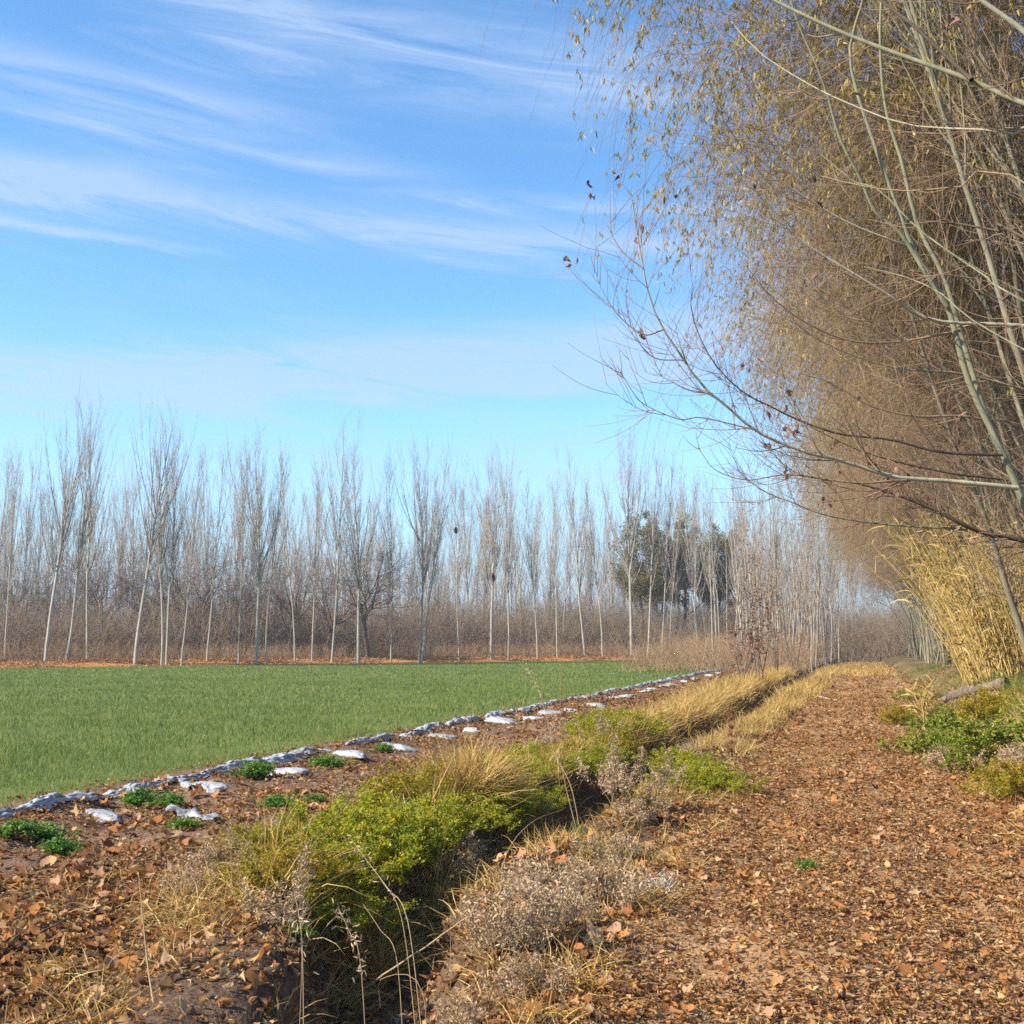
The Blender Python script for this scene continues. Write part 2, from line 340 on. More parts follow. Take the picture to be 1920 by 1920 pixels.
# ------------------------------------------------------------------ fallen leaves
rng = np.random.default_rng(103)
def litter():
    parts = []
    def put(x, y, L, tilt, curl, lob=False, lift=.008):
        n = len(x); z = H(x, y) + lift + rng.uniform(0, .02, n)
        ax, sd, N = frames(n, tilt); parts.append(fanleaf(np.c_[x, y, z], ax, sd, N, L * 1.25, curl) if lob else leafmesh(np.c_[x, y, z], ax, sd, N, L, L * rng.uniform(.4, .75, n), curl))
    def area(x0, x1, bands, keep=None, smin=.012, smax=.052, tilt=.36):
        for y0, y1, n, mul in bands:
            N = int((x1 - x0) * (y1 - y0) * n); x = rng.uniform(x0, x1, N); y = rng.uniform(y0, y1, N); k = in_view(x, y, 320)
            if keep is not None: k &= rng.random(N) < keep(x, y)
            x, y = x[k], y[k]; put(x, y, (smin + (smax - smin) * rng.random(len(x)) ** 3.) * mul, tilt, .6)
    pb = ((4.2, 8, 3600, 1), (8, 13, 2100, 1.1), (13, 22, 900, 1.35), (22, 40, 240, 1.9), (40, 85, 44, 2.8))
    area(-1.75, 1.7, pb, lambda x, y: np.clip(.9 + .55 * vnoise(x, y, .55, 3) - .22 * (ga(x, -.8, .22) + ga(x, .6, .22)) * (.6 + .6 * vnoise(x, y, 2.5, 8)), .15, 1))
    sb = ((5, 10, 800, 1), (10, 18, 520, 1.2), (18, 40, 170, 1.7), (40, 80, 30, 2.6))
    area(-7.8, -4.2, sb, lambda x, y: np.clip(.55 + .7 * vnoise(x, y, 1.3, 4) + .25 * vnoise(x, y, .4, 8) + .02 * (y - 8), .05, 1), .022, .075)
    area(-8.6, -7.0, sb, lambda x, y: np.full(len(x), .3), .02, .06)
    area(-4.4, -1.6, ((3.8, 9, 1300, 1), (9, 18, 420, 1.2), (18, 40, 100, 1.6)), lambda x, y: np.clip(.65 + .5 * vnoise(x, y, .8, 5), .1, 1), .02, .08, .5)
    area(-5.8, -3.1, ((3.4, 6, 1300, 1), (6, 8.5, 900, 1.1)), lambda x, y: np.clip(.6 + .6 * vnoise(x, y, .7, 5), .1, 1), .018, .075, .5)
    area(1.3, 5, ((8, 18, 200, 1.2), (18, 40, 70, 1.7)), lambda x, y: np.clip(.5 + .5 * vnoise(x, y, 1., 6), .1, 1), .03, .08, .5)
    N = 30000; s = rng.uniform(-15, 95, N); o = rng.uniform(-.2, 7, N); x = EA[0] + ED[0] * s + EN[0] * o; y = EA[1] + ED[1] * s + EN[1] * o
    put(x, y, rng.uniform(.12, .28, N), .6, .3)
    V, Q = join(parts); kind(mesh('fallen_leaves', V, Q, M['litter']), 'stuff')
    parts.clear()
    # broad leaves, thickest on the near bank
    def big(n, x0, x1, y0, y1, a=.06, b=.13, tilt=.55, keep=None):
        x = rng.uniform(x0, x1, n); y = rng.uniform(y0, y1, n)
        if keep is not None: k = rng.random(n) < keep(x, y); x, y = x[k], y[k]
        put(x, y, rng.uniform(a, b, len(x)), tilt, .45, True, .02)
    big(480, -5.4, -3.2, 3.5, 7.5, .045, .10, .5); big(230, -2.6, -1.2, 4.5, 9, .045, .095, .5); big(900, -1.7, 1.7, 4.6, 16, .03, .07, .5); big(260, -7.6, -4.6, 6.5, 12, .05, .10)
    big(160, -4.6, -1.7, 8, 16, .06, .11); big(150, .9, 2.2, 7, 15, .05, .10)
    V, Q = join(parts); kind(mesh('broad_fallen_leaves', V, Q, M['bigleaf']), 'stuff')
litter()

# ------------------------------------------------------------------ plastic edging and bags
rng = np.random.default_rng(104)
def plastic_strip(name, y0, y1, label, x0=-7.93):
    n = int((y1 - y0) / .022 * (12 / max(12, y0)) ** .6); k = 19
    y = np.linspace(y0, y1, n); s = np.linspace(-1, 1, k)
    yy, ss = np.meshgrid(y, s, indexing='ij')
    wv = .135 + .06 * vnoise(yy, 0 * yy, .9, 3) + .05 * vnoise(yy, 0 * yy, .22, 5); end = sst(0, .3, yy - y0) * sst(0, .3, y1 - yy); wv = wv * (.25 + .75 * end)
    xc = strip_x(yy) + .06 * vnoise(yy, 0 * yy, 1.6, 6)
    x = xc + ss * wv + .035 * vnoise(yy, ss * 2, .16, 7)
    z = H(x, yy) + .012 + (1 - ss ** 2) * (.042 + .02 * vnoise(yy, 0 * yy, .4, 8)) * end + .022 * np.abs(vnoise(yy * 1.2 + ss * .12, ss * .3 + yy * .4, .13, 9)) * (1 - ss ** 4) + .007 * vnoise(yy * 1.5, ss, .05, 4) * (1 - ss ** 4)
    idx = np.arange(n * k).reshape(n, k); Q = np.stack([idx[:-1, :-1], idx[1:, :-1], idx[1:, 1:], idx[:-1, 1:]], -1).reshape(-1, 4)
    tag(mesh(name, np.stack([x, yy, z], -1), Q, M['plastic'], smooth=True), label, 'plastic sheet', 'strips of plastic along the field edge')
plastic_strip('plastic_strip', 6.6, 15.9, 'crumpled white plastic strip at the near end of the field edge')
plastic_strip('plastic_strip', 16.25, 31.0, 'crumpled white plastic strip in the middle of the field edge')
plastic_strip('plastic_strip', 31.3, 78.0, 'crumpled white plastic strip running to the far end of the field edge')

def bag_mesh(seed, lx, ly, lz):
    nu, nv = 22, 40; u = np.linspace(.02, math.pi - .02, nu); v = np.linspace(0, 2 * math.pi, nv, endpoint=False)
    uu, vv = np.meshgrid(u, v, indexing='ij'); e = .75
    sp = lambda a: np.sign(a) * np.abs(a) ** e
    x = sp(np.sin(uu)) * sp(np.cos(vv)); y = sp(np.sin(uu)) * sp(np.sin(vv)); z = sp(np.cos(uu))
    f = 1 + .14 * vnoise(x + seed, y + z, .45, seed) - .13 * np.abs(vnoise(x + z, y * 1.6 + seed, .22, seed + 1)) + .04 * vnoise(x * 2 + z, y * 2, .12, 5)
    x = x * lx * f * (1 + .25 * y * math.sin(seed)); y = y * ly * f; z = np.maximum(z, -.35) * lz * f + .015 * vnoise(x, y, .06, seed + 3)
    idx = np.arange(nu * nv).reshape(nu, nv); nx = np.roll(idx, -1, axis=1)
    Q = np.stack([idx[:-1], idx[1:], nx[1:], nx[:-1]], -1).reshape(-1, 4)
    return np.stack([x, y, z], -1), Q
bagpix = [(190, 1542), (388, 1497), (535, 1457), (655, 1428), (745, 1409), (828, 1392), (885, 1375), (943, 1362), (995, 1352), (1030, 1343), (1070, 1335), (1115, 1328), (1148, 1313), (1172, 1311), (1205, 1301), (1222, 1297), (1245, 1291), (1262, 1286), (1285, 1280), (1305, 1274), (1330, 1269), (1345, 1263)]
bag_lab = ['round grey plastic bag lying alone nearest the camera', 'crumpled white plastic bundle with a tail joined to the strip', 'smooth white plastic pillow beside a green weed', 'white plastic hump on dirt above yellow bush, fourth from the near end']
bags = []
for s in range(4):
    V, Q = bag_mesh(s + 1, .34, .15, .12); o = mesh('plastic_bag', V, Q, M['plastic'], smooth=True); bags.append(o)
used = set()
for i, (u, v) in enumerate(bagpix):
    g = G(u, v); x, y = g[0], g[1]; s = i % 4
    if s in used: o = bags[s].copy(); C.objects.link(o)
    else: o = bags[s]; used.add(s)
    o.location = (x, y, float(H(x, y)) + .02)
    o.rotation_euler = (rng.normal(0, .08), rng.normal(0, .08), R(-28 + rng.normal(0, 12))); q = rng.uniform(.95, 1.2)
    o.scale = (q * rng.uniform(.75, .95), q * rng.uniform(.6, .95), q * rng.uniform(.42, .62))
    tag(o, bag_lab[i] if i < 4 else f'white plastic hump, {ORD[i]} from the near end of the bag row', 'plastic bag', 'plastic bags in a row beside the field')
# tail joining the crumpled bundle to the strip, and a torn dark scrap
p = spline([G(310, 1474) + [0, 0, .07], G(335, 1482) + [0, 0, .05], G(362, 1490) + [0, 0, .05]], 14)[None]
V, Q = tubes(p, (np.linspace(.05, .06, 14) * (1 + .25 * rng.normal(size=14)))[None], 9); V[:, 2] = np.maximum(V[:, 2], H(V[:, 0], V[:, 1]) - .02)
tag(mesh('plastic_tail', V, Q, M['plastic'], smooth=True), 'short twisted plastic tail between the strip and the crumpled bundle', 'plastic sheet')
def scrap(u0, v0, u1, v1, w, label):
    a, b = G(u0, v0), G(u1, v1); n, k = 26, 9; t = np.linspace(0, 1, n)[:, None]; s = np.linspace(-1, 1, k)[None]
    x = a[0] + (b[0] - a[0]) * t + s * 0; y = a[1] + (b[1] - a[1]) * t + s * w * (.6 + .5 * vnoise(t * 3, s * 0, .5, 2)); x = x + .03 * vnoise(t * 4, s, .4, 3); y = y + 0 * x
    z = H(x, y) + .03 + .05 * vnoise(x, y, .12, 4) + .03 * (1 - s ** 2); idx = np.arange(n * k).reshape(n, k)
    Q = np.stack([idx[:-1, :-1], idx[1:, :-1], idx[1:, 1:], idx[:-1, 1:]], -1).reshape(-1, 4)
    tag(mesh('plastic_scrap', np.stack([x, y, z], -1), Q, M['plastic_dark'], smooth=True), label, 'plastic scrap')
scrap(318, 1534, 402, 1546, .14, 'torn dark grey plastic scrap half buried beside a green weed')

# ------------------------------------------------------------------ herbs, dry weeds, grasses
rng = np.random.default_rng(105)
def herb_bush(name, mat, wx, wy, h, nst, nlf, lf=.035, up=.75):
    q_ = .14 if name == 'leafy_weed' else .45
    p0 = np.c_[rng.normal(0, wx * q_, nst), rng.normal(0, wy * q_, nst), np.zeros(nst)]
    d = nrm(np.c_[p0[:, 0] * .5 / q_ / wx + rng.normal(0, .3, nst), p0[:, 1] * .5 / q_ / wy + rng.normal(0, .3, nst), np.ones(nst) * 1.3])
    L = h * rng.uniform(.55, 1.1, nst) * np.clip(1.15 - .35 * ((p0[:, 0] / wx) ** 2 + (p0[:, 1] / wy) ** 2), .4, 1.2)
    P = grow(p0, d, L, 6, (0, 0, .3), .12); Rr = np.repeat(np.linspace(.004, .0015, 6)[None], nst, 0)
    B, BR = spawn(P, Rr, nst * 3, .3, .95, (25, 60), (.06, .16), 4, (0, 0, .4), .1)
    allP = np.concatenate([P[:, 1:], ], 1).reshape(-1, 3); bp = B[:, 1:].reshape(-1, 3)
    pool = np.concatenate([allP[:, :], bp, bp]); i = rng.integers(0, len(pool), nlf)
    c = pool[i] + rng.normal(0, .018, (nlf, 3)); c[:, 2] = np.abs(c[:, 2])
    dd = nrm(rng.normal(0, .8, (nlf, 3)) + [0, 0, up]); q = nrm(np.cross(dd, rng.normal(size=(nlf, 3))))
    ll = rng.uniform(.6, 1.3, nlf) * lf
    root = bpy.data.objects.new(name, None); C.objects.link(root)
    V1, Q1 = tubes(P, Rr, 3); V2, Q2 = tubes(B, BR, 3); V, Q = join([(V1, Q1), (V2, Q2)]); mesh('sprays', V, Q, M['herbg'], root)
    V, Q = slips(c, dd, ll, ll * .42, .5); mesh('foliage', V, Q, mat, root)
    return root
def dry_weed(name, h, nst, nfl, wx):
    p0 = np.c_[rng.normal(0, wx * .4, nst), rng.normal(0, wx * .4, nst), np.zeros(nst)]
    d = nrm(np.c_[rng.normal(0, .35, nst), rng.normal(0, .35, nst), np.ones(nst)])
    P = grow(p0, d, h * rng.uniform(.5, 1.1, nst), 7, (0, 0, .2), .1); Rr = np.repeat(np.linspace(.003, .0012, 7)[None], nst, 0)
    B, BR = spawn(P, Rr, nst * 9, .35, 1., (25, 55), (.04, .14), 4, (0, 0, .3), .15)
    root = bpy.data.objects.new(name, None); C.objects.link(root)
    V, Q = join([tubes(P, Rr, 3), tubes(B, BR, 3)]); mesh('sprays', V, Q, M['stalk'], root)
    pool = np.concatenate([B[:, 1:].reshape(-1, 3), P[:, 4:].reshape(-1, 3)]); c = pool[rng.integers(0, len(pool), nfl)] + rng.normal(0, .012, (nfl, 3))
    dd = nrm(rng.normal(0, 1, (nfl, 3)) + [0, 0, .2]); V, Q = slips(c, dd, rng.uniform(.012, .035, nfl), rng.uniform(.004, .010, nfl), .8); mesh('seed_sprays', V, Q, M['fluff'], root)
    return root
dwA = dry_weed('dry_weed', .22, 22, 1500, .27); dwB = dry_weed('dry_weed', .55, 6, 1300, .05)
protoA = herb_bush('ditch_herb', M['herb'], .45, .4, .55, 80, 15000, .027)
protoV = herb_bush('verge_weed', M['herbv'], .5, .45, .45, 60, 6500, .04, .5)
protoB = herb_bush('ditch_herb', M['herbo'], .4, .4, .5, 70, 13000, .026)
protoC = herb_bush('leafy_weed', M['herbg'], .22, .2, .17, 40, 2200, .035, .4)
def place(proto, first, x, y, rz, sc, label, cat, group, dz=0.):
    if first: o = proto; o.location = (x, y, float(H(x, y)) + dz); o.rotation_euler = (0, 0, rz); o.scale = sc
    else: o = dup(proto, (x, y, float(H(x, y)) + dz), (0, 0, rz), sc)
    tag(o, label, cat, group); return o
herbs = [  # u, v of the base, kind, scale, label
    (690, 1660, 'A', 1.1, 'bright yellow green herb bush at the near end of the ditch bank'),
    (800, 1625, 'A', 1.1, 'yellow green herb bush overhanging the darkest part of the ditch'),
    (590, 1655, 'B', .85, 'orange tinged herb bush beside the bare dirt'),
    (760, 1575, 'B', .95, 'mustard coloured herb bush behind the overhanging green ones'),
    (860, 1560, 'A', .9, 'green herb bush below the grey seed spike'),
    (930, 1520, 'A', 1.0, 'green herb bush left of the arching straw tuft'),
    (1010, 1560, 'A', .9, 'dark green herb bush at the ditch edge under the straw tuft'),
    (1060, 1480, 'B', .9, 'olive herb bush beside the tall leaning stalks'),
    (1120, 1440, 'A', 1.0, 'lime green herb bush just right of the tall leaning stalks'),
    (1180, 1430, 'A', 1.0, 'lime green herb bush where the dry grass begins'),
    (1230, 1460, 'B', .8, 'small olive herb bush among dry grass'),
    (1320, 1520, 'A', .85, 'round bright green herb bush at the left edge of the leafy path'),
    (1280, 1500, 'A', .7, 'dark green herb bush touching the round bright one by the path'),
    (545, 1775, 'C', .6, 'dark green ferny weed on the near ditch wall'),
    (640, 1720, 'A', .8, 'deep green herb bush hanging into the near ditch'),
    (1000, 1480, 'A', .8, 'yellow green herb bush at the back of the dirt strip'),
    (490, 1690, 'B', .6, 'low olive herb clump among pale dry grass'),
    (650, 1690, 'A', .8, 'yellow green herb clump in front of the nearest big bush'),
    (830, 1680, 'A', .8, 'lit green herb clump low on the ditch wall'),
    (900, 1590, 'A', .9, 'leafy herb bush left of the dark bare hollow in the ditch'),
    (1090, 1540, 'A', .8, 'green herb clump at the foot of the tall leaning stalks'),
    (1150, 1480, 'A', .9, 'yellow green herb bush between stalks and dry grass'),
    (540, 1730, 'B', .7, 'olive herb clump on top of the near left bank'),
    (1200, 1500, 'A', .7, 'low green herb clump facing the path across the ditch'),
    (850, 1500, 'B', .7, 'low olive herb clump on the leaf covered dirt')]
seen = set()
for u, v, k, s, lab in herbs:
    g = G(u, v - 50, .1); g[0] = min(g[0], float(ditch_x(g[1])) - .5) if u < 1250 else g[0]; pr = {'A': protoA, 'B': protoB, 'C': protoC}[k]
    place(pr, k not in seen, g[0], g[1], rng.uniform(0, 6.28), (s * rng.uniform(.75, 1.1), s * rng.uniform(.75, 1.1), s * rng.uniform(.5, .8)), lab, 'bush', 'green bushes along the ditch'); seen.add(k)
verge = [(1690, 1345, 'B', .9, 'olive weed bush at the right edge of the path near the cane tuft'), (1745, 1400, 'A', .9, 'yellow green weed bush on the verge nearest the path'), (1800, 1360, 'A', 1., 'yellow green weed bush on the verge below the log'), (1860, 1345, 'B', 1.1, 'brownish weed bush on the verge under the reeds'), (1850, 1430, 'A', .9, 'bright weed bush low on the right verge'), (1905, 1400, 'A', 1.2, 'big yellow green weed bush at the right edge of the photo'), (1915, 1480, 'B', .8, 'yellowish weed bush lowest on the right verge'), (1710, 1300, 'A', .8, 'green weed bush beneath the cut end of the log')]
vfirst = True
for u, v, k, s, lab in verge[1:3] + verge[:1] + verge[3:]:
    g = hit(u, v + 15); s *= 1.05
    o = place({'A': protoV, 'B': protoB}[k], vfirst or k == 'B' and False, g[0], g[1], rng.uniform(0, 6.28), (s, s, s * .75), lab, 'bush', 'weed bushes on the right verge'); vfirst = False
for u, v, s, lab in [(1830, 1330, 1.3, 'pale dry weed on the verge beside the log'), (1780, 1440, 1.2, 'tan dry weed at the lower edge of the verge'), (1900, 1450, 1.3, 'tan dry weed among bushes at the right edge')]:
    g = hit(u, v + 10); place(dwA, False, g[0], g[1], rng.uniform(0, 6.28), (s, s, s), lab, 'dry weed', 'dry weeds on the right verge')
weeds = [(70, 1580, 1.05, 'green leafy weed at the left edge of the dirt'), (110, 1600, .9, 'small blue green weed below the leafy one'), (262, 1522, 1.2, 'green weed between the grey bag and the torn scrap'), (320, 1525, .9, 'low green weed touching the torn plastic scrap'),
         (480, 1467, 1.3, 'dark green weed left of the smooth white pillow'), (520, 1518, 1.0, 'flat green weed below the smooth white pillow'), (612, 1442, 1.2, 'dark green weed between two white humps'), (590, 1500, .6, 'tiny green weed alone on the bare dirt'), (1515, 1630, .45, 'tiny green seedling alone on the leafy path'), (345, 1560, .7, 'sparse green weed below the torn plastic scrap'), (720, 1412, .9, 'small weed left of the fifth white hump'), (28, 1590, .9, 'green leafy weed cut by the left frame edge')]
for u, v, s, lab in weeds:
    g = G(u, v); place(protoC, False, g[0], g[1], rng.uniform(0, 6.28), (s * 1., s * .9, s * .55), lab, 'weed', 'low green weeds')

dws = [(1060, 1770, 'A', .75, 'low tan dry weed on the bank left of the path'), (760, 1890, 'A', .7, 'low dry weed at the lower lip of the ditch'), (880, 1880, 'A', .8, 'tan dry weed over brown leaves at the bottom of the picture'), (990, 1890, 'A', .7, 'small tan dry weed among leaves at the bottom of the picture'), (1090, 1690, 'A', .8, 'low grey dry weed behind the leaning one'), (640, 1560, 'B', .9, 'pale seed spike at the back of the mustard bush'), (760, 1545, 'B', .8, 'thin seed spike rising between two yellow green bushes'), (905, 1480, 'B', 1., 'grey seed spike in the gap beside the olive clumps'), (1010, 1450, 'B', 1., 'grey seed spike just left of the tall leaning stalks'), (1130, 1420, 'B', 1., 'tall grey seed spike at the start of the dry grass'), (500, 1640, 'A', .9, 'tan dry weed on the left bank against the first green bush'), (940, 1830, 'A', .8, 'grey fluffy dry weed at the near edge of the ditch'), (985, 1810, 'A', 1.15, 'grey fluffy dry weed between ditch and leafy bank'), (1130, 1720, 'A', 1.1, 'grey dry weed nearest the path edge'), (1000, 1740, 'A', 1.0, 'grey dry weed leaning over the ditch'), (1150, 1640, 'A', .9, 'grey dry weed beside the white tuft'), (1200, 1570, 'A', .85, 'pale dry weed below the round green bush'),
       (1150, 1530, 'B', 1.2, 'upright grey seed spike left of the round green bush'), (1170, 1545, 'B', 1.0, 'second grey seed spike closest to the round green bush'), (860, 1600, 'B', 1.0, 'grey seed spike rising out of the green bushes'), (545, 1800, 'B', .9, 'pale seed spike standing on the near left bank'), (680, 1640, 'B', .9, 'pale seed spike in front of the mustard bush'), (1240, 1540, 'B', 1.0, 'grey seed spike behind the round green bush'), (410, 1700, 'A', .85, 'low tan dry weed at the edge of the bare dirt'), (350, 1720, 'A', .7, 'low tan dry weed left of the olive clump'), (460, 1670, 'A', .75, 'tan dry weed touching the olive clump'), (1370, 1420, 'A', .8, 'brown grey weed by the rusty spike'), (1290, 1440, 'A', .8, 'grey dry weed among yellow grass left of the path')]
seen = set()
for u, v, k, s, lab in dws:
    g = G(u, v, -.05); place(dwA if k == 'A' else dwB, k not in seen, g[0], g[1], rng.uniform(0, 6.28), (s, s, s), lab, 'dry weed', 'dry grey weeds along the ditch'); seen.add(k)
# rusty dock spike, white tuft
g = G(1370, 1440); o = thing('dock_spike', on(g[0], g[1]), 'thin rusty red dock spike at the left edge of the path', 'dry weed')
P = grow(np.zeros((1, 3)), np.array([[.02, 0, 1.]]), np.array([.7]), 8, (0, 0, 0), .02); V, Q = tubes(P, np.full((1, 8), .004), 4); mesh('stem', V, Q, M['stalk'], o)
c = P[0, rng.integers(2, 8, 900)] + rng.normal(0, .016, (900, 3)); V, Q = slips(c, nrm(rng.normal(size=(900, 3)) + [0, 0, .6]), .022, .007); mesh('seed_sprays', V, Q, M['rust'], o)
g = G(1228, 1668); o = thing('pale_tuft', on(g[0], g[1]), 'whitish matted tuft of dead stems at the left edge of the path', 'dry weed')
n = 900; V, Q = slips(np.c_[rng.normal(0, .08, n), rng.normal(0, .08, n), np.abs(rng.normal(0, .05, n))], nrm(rng.normal(size=(n, 3))), rng.uniform(.02, .05, n), .007); m_, nt_, _, _ = new_mat('bleached_stem'); finish(nt_, (.40, .355, .30), .9); mesh('stem', V, Q, m_, o)

def blades(name, specs, mat):
    parts = []
    for (x, y, h0, h1, lean, w) in specs:
        m = len(x); h = rng.uniform(h0, h1, m); d = nrm(np.c_[rng.normal(0, lean, m), rng.normal(0, lean, m), np.ones(m)])
        p = np.c_[x, y, H(x, y) - .01]; k = 5; P = grow(p, d, h, k, (0, 0, -.75), .12)
        s = nrm(np.cross(d, rng.normal(size=(m, 3))))[:, None]; ww = (np.array([1., .95, .8, .55, .12])[None] * (w * rng.uniform(.6, 1.4, m))[:, None])[..., None] * .5
        V = np.stack([P - s * ww, P + s * ww], 2).reshape(-1, 3); b = (np.arange(m) * 10)[:, None] + (np.arange(4) * 2)[None]
        parts.append((V, np.stack([b, b + 1, b + 3, b + 2], -1).reshape(-1, 4)))
    V, Q = join(parts); return kind(mesh(name, V, Q, mat), 'stuff')
def tuft_pts(n, x0, x1, y0, y1, ncl, sp, keep=None):
    cx = rng.uniform(x0, x1, ncl); cy = y0 + (y1 - y0) * rng.random(ncl) ** 1.25
    i = rng.integers(0, ncl, n); x = cx[i] + rng.normal(0, sp, n); y = cy[i] + rng.normal(0, sp * 1.2, n); return x, y
S = []
def add(n, x0, x1, y0, y1, ncl, sp, h0, h1, lean, w):
    x, y = tuft_pts(n, x0, x1, y0, y1, ncl, sp); S.append((x, y, h0, h1, lean, w))
add(16000, -4.3, -3.3, 18, 34, 150, .15, .1, .55, .8, .008)
add(3200, -4.1, -3.3, 13, 18, 26, .10, .1, .36, .8, .006)
add(12000, -5.0, -3.5, 30, 62, 170, .2, .2, .7, .7, .012)
add(9000, -2.4, -1.75, 17, 36, 110, .10, .12, .35, .55, .006)
add(8000, -2.5, -1.6, 34, 75, 120, .14, .2, .5, .5, .012)
add(900, -4.4, -3.5, 9.5, 13, 10, .08, .2, .45, .7, .005)
add(2500, -3.9, -3.3, 10.5, 12.5, 5, .08, .4, .75, .7, .007)
add(3400, -5.2, -2.9, 4.0, 8.5, 70, .09, .05, .2, 1., .004)
add(1500, -3.9, -3.0, 6.5, 12.5, 14, .07, .3, .7, .9, .006)
add(6500, -2.5, -1.3, 4.5, 14, 90, .09, .06, .28, 1., .005)
add(5200, -4.1, -2.9, 6.0, 15, 60, .10, .1, .4, 1., .006)
add(700, -3.7, -3.3, 4.5, 8, 26, .08, .1, .3, 1.2, .004)
add(6000, 1.2, 3.4, 9, 24, 90, .14, .1, .4, .9, .006)
add(6000, -1.9, 1.2, 62, 100, 140, .2, .1, .4, .6, .02)
blades('dry_grass', S, M['strawg'])
S = []
add(4200, 1.35, 3.2, 12, 17.5, 60, .13, .08, .3, .7, .006)
add(8000, 1.0, 3.6, 17.5, 27, 110, .14, .1, .4, .7, .008)
add(3000, 1.5, 5, 26, 60, 120, .3, .1, .4, .8, .012)
add(3500, -4.3, -3.2, 9, 18, 60, .1, .1, .3, .6, .006)
add(1200, -2.3, -1.7, 8, 16, 30, .06, .08, .2, .6, .006)
blades('green_grass', S, M['grassg'])

# dry single stalks traced from the photograph, each at its own distance
def stalk(pts, dY, r, label, head=0, lying=False, zoff=0.):
    g = G(pts[0][0], pts[0][1], zoff); P = WL(pts, g[1], g[1] + dY); P[0, 2] = min(P[0, 2], float(H(P[0, 0], P[0, 1])))
    if not lying: P[0, 2] = float(H(P[0, 0], P[0, 1])) - .02
    S_ = spline(P, 22); root = thing('dry_stalk', S_[0], label, 'dry stalk', 'bare dry stalks beside the ditch'); Q_ = S_ - S_[0]
    V, Q = tubes(Q_[None], (np.linspace(r, r * .35, 22) * .62)[None], 5); mesh('stem', V, Q, M['stalk'], root, True)
    if head:
        c = Q_[rng.integers(12, 22, head)] + rng.normal(0, .02, (head, 3)); V, Q = slips(c, nrm(rng.normal(size=(head, 3)) + [0, 0, .4]), .03, .007); mesh('seed_sprays', V, Q, M['fluff'], root)
stalk([(287, 1935), (276, 1800), (260, 1640)], .2, .008, 'thickest bare stalk standing upright at the near left')
stalk([(573, 1925), (567, 1781), (556, 1693), (548, 1655)], .2, .005, 'thin pale stalk rising from the near ditch', 60)
stalk([(560, 1920), (565, 1840), (566, 1770)], .1, .004, 'short stalk crossing the thin pale one', 0)
stalk([(697, 1888), (676, 1807), (655, 1747), (636, 1705)], .5, .004, 'bent stalk with a dry curl over the dark ditch', 90)
stalk([(762, 1852), (744, 1799), (712, 1742), (681, 1695)], .6, .004, 'slanting stalk right of the curled one')
stalk([(801, 1826), (765, 1729), (728, 1667), (689, 1615), (655, 1568)], .9, .005, 'longest slanting stalk reaching over the mustard bush', 60)
stalk([(790, 1820), (754, 1727), (712, 1646)], .8, .004, 'slanting stalk parallel to the longest one')
stalk([(845, 1802), (845, 1750), (845, 1693)], .05, .004, 'short straight upright stalk in the ditch')
stalk([(1090, 1568), (1070, 1473), (1040, 1413), (1023, 1337), (1008, 1290), (985, 1250)], .5, .006, 'tallest leaning stalk above the arching straw tuft', 90)
stalk([(1085, 1568), (1062, 1480), (1046, 1400), (1034, 1330)], .4, .005, 'leaning stalk just right of the tallest one', 60)
stalk([(927, 1680), (957, 1587), (1000, 1540), (1057, 1517)], .6, .005, 'straw coloured stalk arching right over the ditch')
stalk([(993, 1643), (990, 1600), (983, 1553)], .1, .004, 'thin upright stalk under the straw tuft')
stalk([(1050, 1385), (1050, 1246), (1039, 1217), (1021, 1201)], .3, .006, 'tall stalk with a hooked tip against the green crop', 40)
stalk([(1058, 1390), (1068, 1321), (1074, 1285)], .1, .004, 'short stalk right of the hooked one')
stalk([(1104, 1320), (1096, 1256), (1090, 1235)], .3, .005, 'thin stalk farther along the bank against the green crop')
stalk([(1099, 1330), (1078, 1251), (1068, 1240)], .3, .004, 'thin forward leaning stalk beside the farther one')
stalk([(803, 1922), (792, 1860), (716, 1835), (713, 1890)], .15, .004, 'snapped stalk folded into a hook at the ditch edge')
# sticks lying about
def stick(a, b, r, label, mat='stalk', lift=.03, n=14):
    A, B_ = G(*a), G(*b); P = np.array([A + (B_ - A) * t for t in np.linspace(0, 1, n)]); P[:, 2] = H(P[:, 0], P[:, 1]) ; P[:, 2] = np.linspace(P[0, 2], P[-1, 2], n) + lift + .01 * rng.normal(size=n).cumsum() * .4
    V, Q = tubes(P[None], (r * np.linspace(1, .6, n))[None], 6); tag(mesh('fallen_stick', V, Q, M[mat], smooth=True), label, 'stick')
stick((650, 1738), (886, 1762), .007, 'long thin stick bridging the ditch', lift=.1)
stick((1620, 1822), (1770, 1836), .016, 'grey stick lying among leaves on the near path', 'logbark', .02)
stick((1535, 1308), (1570, 1312), .03, 'pale stick lying on the path in the distance', 'post', .03)
stick((1408, 1318), (1438, 1316), .05, 'pale stick lying across the far ditch', 'post', .15)
stick((30, 1800), (130, 1730), .007, 'dark thin stick on the left bank', 'brown_bark', .04)
stick((1860, 1640), (1935, 1612), .008, 'yellow cane piece lying at the right edge of the path', 'cane', .02)

